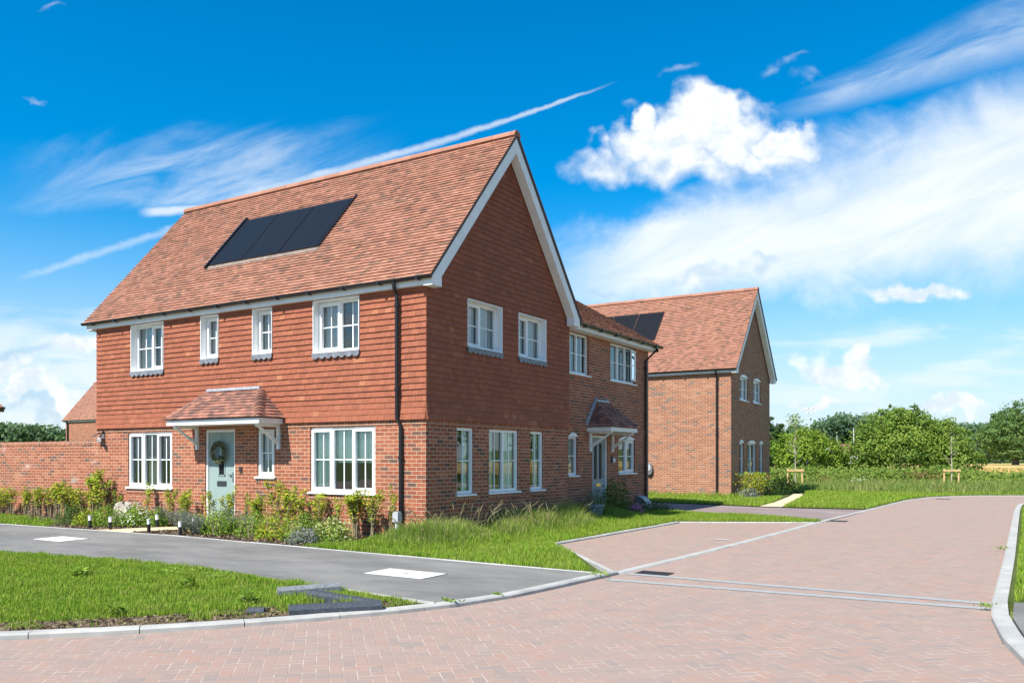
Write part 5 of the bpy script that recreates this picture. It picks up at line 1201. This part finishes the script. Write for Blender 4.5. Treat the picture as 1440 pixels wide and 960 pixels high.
fp = nrg.normal(size=(120, 3))*[.11, .11, .05]+[.62, 8.4, .26]; leaves('blossom', fp, nrg.normal(size=(120, 3))+[0, -.5, .5], .07, 'pink_flower', fl, .8)
fp = nrg.normal(size=(160, 3))*[.13, .13, .1]+[.62, 8.4, .12]; leaves('foliage', fp, nrg.normal(size=(160, 3)), .09, 'lavender_leaf', fl, .3)
ck = 0
for x, y, h, l in ((.25, 20.2, 1.0, 'yellow green spiky shrub at the near corner of the far brick house'), (.3, 20.9, 1.05, 'yellow green shrub second from the near corner of the far brick house'), (.35, 21.7, 1.0, 'yellow green shrub below the middle windows of the far brick house')):
    t = thing('hedge_plant', l, 'shrub', (x, y, .04), 0, 'shrubs below the arched windows'); m = 420
    k = nrg.random(m); pos = np.stack([x+nrg.normal(size=m)*.2*(.5+k), y+nrg.normal(size=m)*.2, .2+h*.8*k], 1); leaves('foliage', pos, nrg.normal(size=(m, 3)), .10, 'hedge_leaf', t, .4)
    b = MB(); 
    for i in range(6): b.tube([(x+i*.04-.1, y, .03), (x+(i*.04-.1)*2.4, y+.03*i-.08, h*.85)], .01, 4)
    b.build('stem', 'stem_tan', t)
ball('low_shrub', 'grey green low shrub at the lawn edge before the far house corner', .35, 20.0, .5, .42, 'lavender_leaf', 500, .09)
for i, (x, y, l) in enumerate(((.4, 22.8, 'dark shaded shrub right of the yellow green shrubs'), (.5, 24.0, 'dark shaded shrub under the last arched window'), (.45, 25.6, 'dark shaded shrub at the back corner of the far brick house'))): ball('shade_shrub', l, x, y, .6, .75, 'dark_leaf', 700, .1, 'shaded shrubs along the far gable')

# ------------------------------------------------------------------ young staked trees
def sapling(u, d, top, label, seed, w):
    x, y = at(u, d); t = thing('sapling', label, 'tree', (x, y, 0)); r = random.Random(seed); b = MB()
    tr = [(x, y, 0), (x+.02, y, top*.3), (x-.01, y, top*.6), (x+.02, y, top*.85), (x+.01, y, top)]
    b.tube(tr, [.034, .028, .022, .014, .007], 6); b.build('trunk', 'pale_bark', t)
    b = MB(); pos = []
    for k in range(26):
        z = top*r.uniform(.34, .95); a = r.random()*6.28; l = w*r.uniform(.5, 1.)*(1.15-z/top*.75)
        c0 = np.array((x, y, z)); c1 = c0+np.array((math.cos(a)*l, math.sin(a)*l, l*r.uniform(.5, 1.0))); b.tube([c0, (c0+c1)/2+np.array((0, 0, -.05)), c1], [.012, .008, .004], 4)
        for i in range(9 if z > top*.5 else 3): pos.append(c0+(c1-c0)*r.uniform(.4, 1.1)+np.array([r.gauss(0, .07) for _ in range(3)]))
    for i in range(130): pos.append(np.array((x+r.gauss(0, .16), y+r.gauss(0, .16), top*r.uniform(.84, 1.03))))
    b.build('branches', 'pale_bark', t); leaves('crown', np.array(pos), nrg.normal(size=(len(pos), 3)), .12, 'bush_leaf', t, .6)
    g = thing('tree_guard', 'pine post and rail frame ' + label.split(' ', 1)[1].replace('staked tree', 'round the sapling').replace(' in front of the big bush', ''), 'tree guard', (x, y, 0))
    hh = 1.02
    for s in (-1, 1):
        px, py = x+RT[0]*.37*s, y+RT[1]*.37*s; one('post', 'pine_post', g, lambda b: b.lathe([(.045, -.05), (.042, hh), (.03, hh+.02)], (px, py, 0), 8))
    one('rail', 'pine_post', g, lambda b: b.box(-.44, .44, -.075, -.043, hh-.12, hh-.02, lambda u, n, z: (x+RT[0]*u+FW[0]*n, y+RT[1]*u+FW[1]*n, z)))
sapling(1118, 43.5, 3.75, 'slim staked tree on the lawn nearest the far house', 3, .75)
sapling(1338, 43, 3.55, 'slim staked tree behind the road bend in front of the big bush', 4, .6)

# ------------------------------------------------------------------ trees, bushes and woods
def crown_pts(lobes, n, clump=.28, per=26):
    L = np.array(lobes, float); w = (L[:, 3]*L[:, 4]*L[:, 5])**(2/3); w /= w.sum(); nc = max(1, n//per)
    k = nrg.choice(len(L), nc, p=w); d = nrg.normal(size=(nc, 3)); d[:, 2] += .15; d /= np.linalg.norm(d, axis=1, keepdims=True)
    rad = (.55+.5*nrg.random((nc, 1))**.6); cc = L[k, :3]+d*rad*L[k, 3:6]; cr = clump*L[k, 3:6].min(1)*(.5+.9*nrg.random(nc))
    pos = np.repeat(cc, per, 0)+nrg.normal(size=(nc*per, 3))*np.repeat(cr, per)[:, None]*.55*[1, 1, .75]
    nr = np.repeat(d, per, 0)*.8+nrg.normal(size=(nc*per, 3))*.6+[0, 0, .35]
    rn = np.clip(np.repeat(nrg.random(nc), per)*.55+nrg.random(nc*per)*.5, 0, 1)
    return pos, nr, rn
def tree(name, label, u, d, h, lobes, n, lsz, mat, trunk_h, group=None, cat='tree', bark='bark', tr=.22, clump=.28):
    x, y = at(u, d) if not isinstance(u, tuple) else u; t = thing(name, label, cat, (x, y, 0), 0, group)
    Lb = [(x+a*RT[0]+b_*FW[0], y+a*RT[1]+b_*FW[1], c, rx, ry, rz) for a, b_, c, rx, ry, rz in lobes]
    b = MB(); b.tube([(x, y, -.1), (x+.05, y, trunk_h*.5), (x, y+.05, trunk_h)], [tr*1.25, tr, tr*.8], 9)
    for q in Lb: b.tube([(x, y, trunk_h*.8), ((x+q[0])/2, (y+q[1])/2, (trunk_h+q[2])/2), (q[0], q[1], q[2]+q[5]*.4)], [tr*.5, tr*.35, tr*.12], 6)
    b.build('trunk', bark, t)
    pos, nr, rn = crown_pts(Lb, n, clump); pos[:, 2] = np.maximum(pos[:, 2], .05)
    leaves('crown', pos, nr, lsz*(.6+.8*nrg.random(len(pos))), mat, t, .62, rn)
    return t
BG = 'hedgerow trees and bushes beyond the lawn'
tree('conifer', 'dark evergreen tree seen past the back corner of the far house', 1086, 62, 4.5, [(0, 0, 1.4, 1.5, 1.5, 1.3), (-.1, 0, 2.6, 1.2, 1.2, 1.2), (0, 0, 3.7, .75, .75, .9), (-1.2, 0, 2.2, 1, 1, 1.6)], 5200, .2, 'dark_leaf', 2.5, BG)
tree('bush', 'bright yellow green bush behind the left staked tree', 1122, 56, 3.6, [(0, 0, 1.6, 1.5, 1.4, 1.3), (.5, 0, 2.6, 1.0, 1., 1.0), (-.9, 0, 2.2, .9, .9, 1.0), (1.3, 0, 1.9, .9, 1, 1.1)], 8000, .15, 'bright_leaf', 1.4, BG)
tree('bush', 'bright green bush between staked tree and distant roof', 1160, 57, 3.4, [(0, 0, 1.7, 1.3, 1.3, 1.2), (-.6, 0, 2.5, .8, .8, .8), (.5, 0, 1.9, .7, .7, .7), (1.2, 0, .9, .7, .7, .6)], 6500, .15, 'bright_leaf', 1.4, BG)
tree('bush', 'low bush under the distant roof', 1194, 58, 2.2, [(0, 0, .8, 1.3, 1.2, .6), (.9, 0, .9, .8, .8, .6), (-1, 0, .8, .8, .8, .6)], 4200, .15, 'bush_leaf', .8, BG)
tree('big_bush', 'largest bush, broad and mid green, right of the distant roof', 1262, 57, 5.0, [(0, 0, 1.9, 2.4, 2.2, 1.9), (-1.7, 0, 2.3, 1.5, 1.5, 1.5), (-.4, .3, 3.7, 1.5, 1.5, 1.2), (1.3, .2, 3.5, 1.4, 1.4, 1.2), (2.2, 0, 2.2, 1.6, 1.5, 1.6), (-2.4, .3, 1.5, 1.1, 1.1, 1.2), (.4, .2, 4.35, .9, .9, .6), (2.8, 0, 1.3, 1.1, 1.1, 1.1), (-1.2, 0, 4.2, .5, .5, .7), (-.3, 0, 4.75, .45, .45, .5), (1.1, 0, 4.6, .45, .45, .6), (2.0, 0, 3.9, .5, .5, .7), (-2.2, 0, 3.4, .5, .5, .6)], 30000, .155, 'bush_leaf', 1.6, BG)
tree('bush', 'looser bush with upright tips at the right end of the largest bush', 1338, 56, 4.2, [(0, 0, 1.7, 1.3, 1.3, 1.5), (-.6, 0, 3.2, .8, .8, 1.0), (.5, 0, 2.7, .8, .8, .9), (1.2, 0, 1.3, .9, .9, 1.0)], 7000, .15, 'bush_leaf', 1.5, BG)
tree('oak_tree', 'large oak at the right picture edge behind the wheat', 1428, 112, 9.2, [(0, 0, 5.2, 3.4, 3.2, 2.6), (-2.8, 0, 4.2, 2.1, 2.1, 1.9), (.5, 0, 7.4, 2.2, 2.2, 1.6), (2.9, 0, 5.2, 2.4, 2.4, 2.4), (-1.6, 0, 6.3, 1.7, 1.7, 1.5), (4.5, 0, 3.8, 2, 2, 2), (-.5, 0, 2.9, 2.6, 2.4, 1.6)], 21000, .28, 'oak_leaf', 3.4, BG, tr=.4)
tree('oak_tree', 'dark rounded tree left of the large oak', 1384, 140, 6.5, [(0, 0, 3.4, 2.6, 2.4, 2.6), (-2, 0, 3.0, 1.9, 1.9, 2.2), (.6, 0, 5.3, 1.6, 1.6, 1.4), (2.2, 0, 3.2, 1.8, 1.8, 2.2)], 9000, .3, 'wood_leaf', 2.5, BG, tr=.35)
for u, d, h, l in ((1364, 150, 5.6, 'far tree in the gap right of the largest bush'),):
    tree('far_tree', l, u, d, h, [(0, 0, 3, 2.6, 2.4, 2.6), (2.2, 0, 2.6, 2.1, 2, 2)], 5000, .32, 'wood_leaf', 2.2, BG)
# trees outside the frame on the right, seen in the window panes
RX = 'trees along the field edge right of the road'
for x, y, s in ((17, 36, 1.0), (24, 33, 1.25), (33, 38, 1.1), (29, 22, 1.0), (38, 27, 1.3), (46, 38, 1.2), (22, 48, 1.), (52, 24, 1.2)):
    tree('field_tree', 'leafy tree at the field edge beyond the right of the road', (x, y), 0, 6, [(0, 0, 3.2*s, 2.4*s, 2.4*s, 2.0*s), (1.4*s, .3, 4.8*s, 1.7*s, 1.7*s, 1.4*s), (-1.3*s, -.2, 4.5*s, 1.7*s, 1.7*s, 1.5*s)], 4200, .3, 'bright_leaf', 2.2, RX)
def woods(name, label, u0, u1, d, hfun, n, sz, mat):
    u = u0+(u1-u0)*nrg.random(n//14); dd = d*(1+.12*nrg.random(len(u))); k = (u-720)/FPX*dd
    x, y = CX+FW[0]*dd+RT[0]*k, CY+FW[1]*dd+RT[1]*k; h = np.array([hfun(a) for a in u]); z = h*(1-.85*nrg.random(len(u))**1.6)
    pos = np.repeat(np.stack([x, y, z], 1), 14, 0)+np.clip(nrg.normal(size=(len(u)*14, 3)), -1.6, 1.6)*sz*[1.5, 1.5, .6]
    rn = np.clip(np.repeat(nrg.random(len(u)), 14)*.7+nrg.random(len(u)*14)*.3, 0, 1)
    o = leaves(name, pos, nrg.normal(size=(len(pos), 3))*.6+[0, -.5, .6], sz*(.7+.6*nrg.random(len(pos))), mat, None, .7, rn); tag(o, label, 'woods', kind='stuff')
def px2h(v, d): return EYE+(HY-v)*d/FPX
def prof(pts):
    xs, ys = zip(*pts); return lambda u: float(np.interp(u, xs, ys))
hl = prof([(-120, 598), (0, 597), (30, 601), (52, 599), (70, 605), (88, 612), (100, 606), (140, 606), (200, 612)])
woods('woods', 'dark treeline beyond the garden wall at far left', -140, 240, 210, lambda u: px2h(hl(u)+3*math.sin(u*.35)+2*math.sin(u*.9+1), 210), 26000, 1.0, 'wood_leaf')
hr = prof([(1080, 612), (1110, 606), (1150, 600), (1165, 590), (1185, 585), (1205, 588), (1235, 585), (1260, 592), (1330, 598), (1360, 600), (1390, 600), (1440, 604), (1900, 600)])
woods('woods', 'wooded hill on the skyline at right', 1060, 2000, 300, lambda u: px2h(hr(u)+3*math.sin(u*.2)+1.5*math.sin(u*.53+1), 300), 70000, 1.35, 'wood_leaf')
def hills(b):
    pts = []
    for k in range(41):
        u = -700+k*100; x0, y0 = at(u, 330); x1, y1 = at(u, 520); z = px2h((hr(u) if u > 900 else 616 if u > 240 else hl(u))+9, 330)
        pts.append(((x0, y0, -.5), (x1, y1, z)))
    for (a, c), (e, f) in zip(pts, pts[1:]): b.poly([a, e, f, c])
one('hills', 'field', None, hills)['kind'] = 'structure'
# wheat field
def wheat():
    b = MB(); x0, y0 = at(1352, 62)
    b.prism([(x0-1, y0), (x0+8, y0-2), (16, 44), (70, 44), (90, 170), (at(1215, 165)[0], 150), (at(1175, 80)[0], at(1175, 80)[1])], lambda u, n, v: (u, v, n), -.04, .62)
    o = b.build('wheat_field', 'wheat'); tag(o, 'ripe golden wheat field behind the brambles', 'field', kind='stuff')
    p = scatter([(x0-2, y0+.3), (x0+8, y0-1.5), (16, 44.5), (30, 45), (30, 62), (x0-2, y0+14)], 55); n = len(p)
    blades('wheat_stalks', p, np.full(n, .5), .2+.15*nrg.random(n), .12, 'wheat_ear', 'ears of ripe wheat along the near field edge', 'wheat', bend=.3)
wheat()
# bramble bank
def bramble():
    pos, nr, rn = [], [], []
    u = 1040+460*nrg.random(3200); d = 46+7*nrg.random(3200)**1.2; k = (u-720)/FPX*d; x, y = CX+FW[0]*d+RT[0]*k, CY+FW[1]*d+RT[1]*k
    h = .30+.55*vnoise(np.stack([x, y], 1), .8)+.22*vnoise(np.stack([x, y], 1), 2.1, 2); h *= np.clip((d-45.2)/2.2, .3, 1)*np.where(u > 1365, .72, 1.)
    z = h*(1-.7*nrg.random(3200)**2); c = np.stack([x, y, z], 1); pos = np.repeat(c, 15, 0)+nrg.normal(size=(48000, 3))*[.25, .25, .13]
    pos[:, 2] = np.maximum(pos[:, 2], .03); rn = np.clip(np.repeat(nrg.random(3200), 15)*.7+nrg.random(48000)*.35, 0, 1)
    tag(leaves('bramble_bank', pos, nrg.normal(size=(48000, 3))*.6+[0, -.3, .7], .11+.07*nrg.random(48000), 'bramble_leaf', None, .65, rn), 'long low bank of brambles along the lawn edge', 'brambles', kind='stuff')
    def patch(name, uu, dd, n, zz, sp, mat, sz, label, cat):
        x, y = at(uu, dd); p = nrg.normal(size=(n, 3))*[sp, sp, .14]+[x, y, zz]; tag(leaves(name, p, nrg.normal(size=(n, 3))+[0, -.4, .5], sz, mat, None, .5), label, cat, kind='stuff')
    patch('dock_stems', 1300, 46, 260, .62, .5, 'dry_flower', .12, 'red brown dock flowers among the brambles near the right staked tree', 'weeds')
    patch('dock_stems', 1160, 46, 140, .4, .35, 'dry_flower', .12, 'red brown dock flowers right of the left staked tree', 'weeds')
    patch('white_flowers', 1210, 44.5, 120, .28, .4, 'white_flower', .09, 'patch of white wild flowers in the rough grass', 'flowers')
bramble()
# far things between the bushes
x, y = at(1186, 150); rf = thing('bungalow', 'distant bungalow of which the brown roof shows between the bushes', 'house', (x, y, 0))
Q = lambda u, n, v: (x+RT[0]*u+FW[0]*n, y+RT[1]*u+FW[1]*n, v)
one('wall', 'far_white', rf, lambda b: b.box(-2.6, 2.6, 0, 5, -.1, 2.6, Q))
one('roof', 'far_roof', rf, lambda b: b.prism([(-.4, 2.5), (2.5, 4.1), (5.4, 2.5)], lambda n, u, v: Q(u, n, v), -1.6, 2.9))
x2, y2 = at(1158, 148); sh = thing('shed', 'distant shed with a white roof left of the brown bungalow roof', 'shed', (x2, y2, 0))
Q2 = lambda u, n, v: (x2+RT[0]*u+FW[0]*n, y2+RT[1]*u+FW[1]*n, v)
one('wall', 'plaster', sh, lambda b: b.box(-2, 2, 0, 3, -.1, 2.8, Q2)); one('roof', 'far_white', sh, lambda b: b.prism([(-.2, 2.75), (1.5, 3.5), (3.2, 2.75)], lambda n, u, v: Q2(u, n, v), -2.1, 2.1))
def mast(u, d, top, label, head, r=.09):
    x, y = at(u, d); t = thing('floodlight_mast' if head else 'pole', label, 'mast' if head else 'pole', (x, y, 0)); z = px2h(top, d)
    one('shaft', 'mast_steel', t, lambda b: b.lathe([(r*1.4, 0), (r, z)], (x, y, 0), 8))
    if head:
        def hd(b):
            for s in (-1, 1): b.box(x+s*.55-.3, x+s*.55+.3, y-.2, y+.2, z-.1, z+.35)
            b.box(x-.9, x+.9, y-.05, y+.05, z-.35, z-.25)
            for s in (-1, 1): b.box(x+s*.4-.2, x+s*.4+.2, y-.15, y+.15, z-1.0, z-.6)
        one('floodlight', 'mast_steel', t, hd)
mast(1138.5, 170, 575, 'tall thin floodlight mast behind the left staked tree', True)
mast(1200.5, 150, 602, 'plain pale pole right of the bungalow roof', False, .11); mast(1177, 160, 612, 'short pale pole in front of the wooded hill', False, .07)
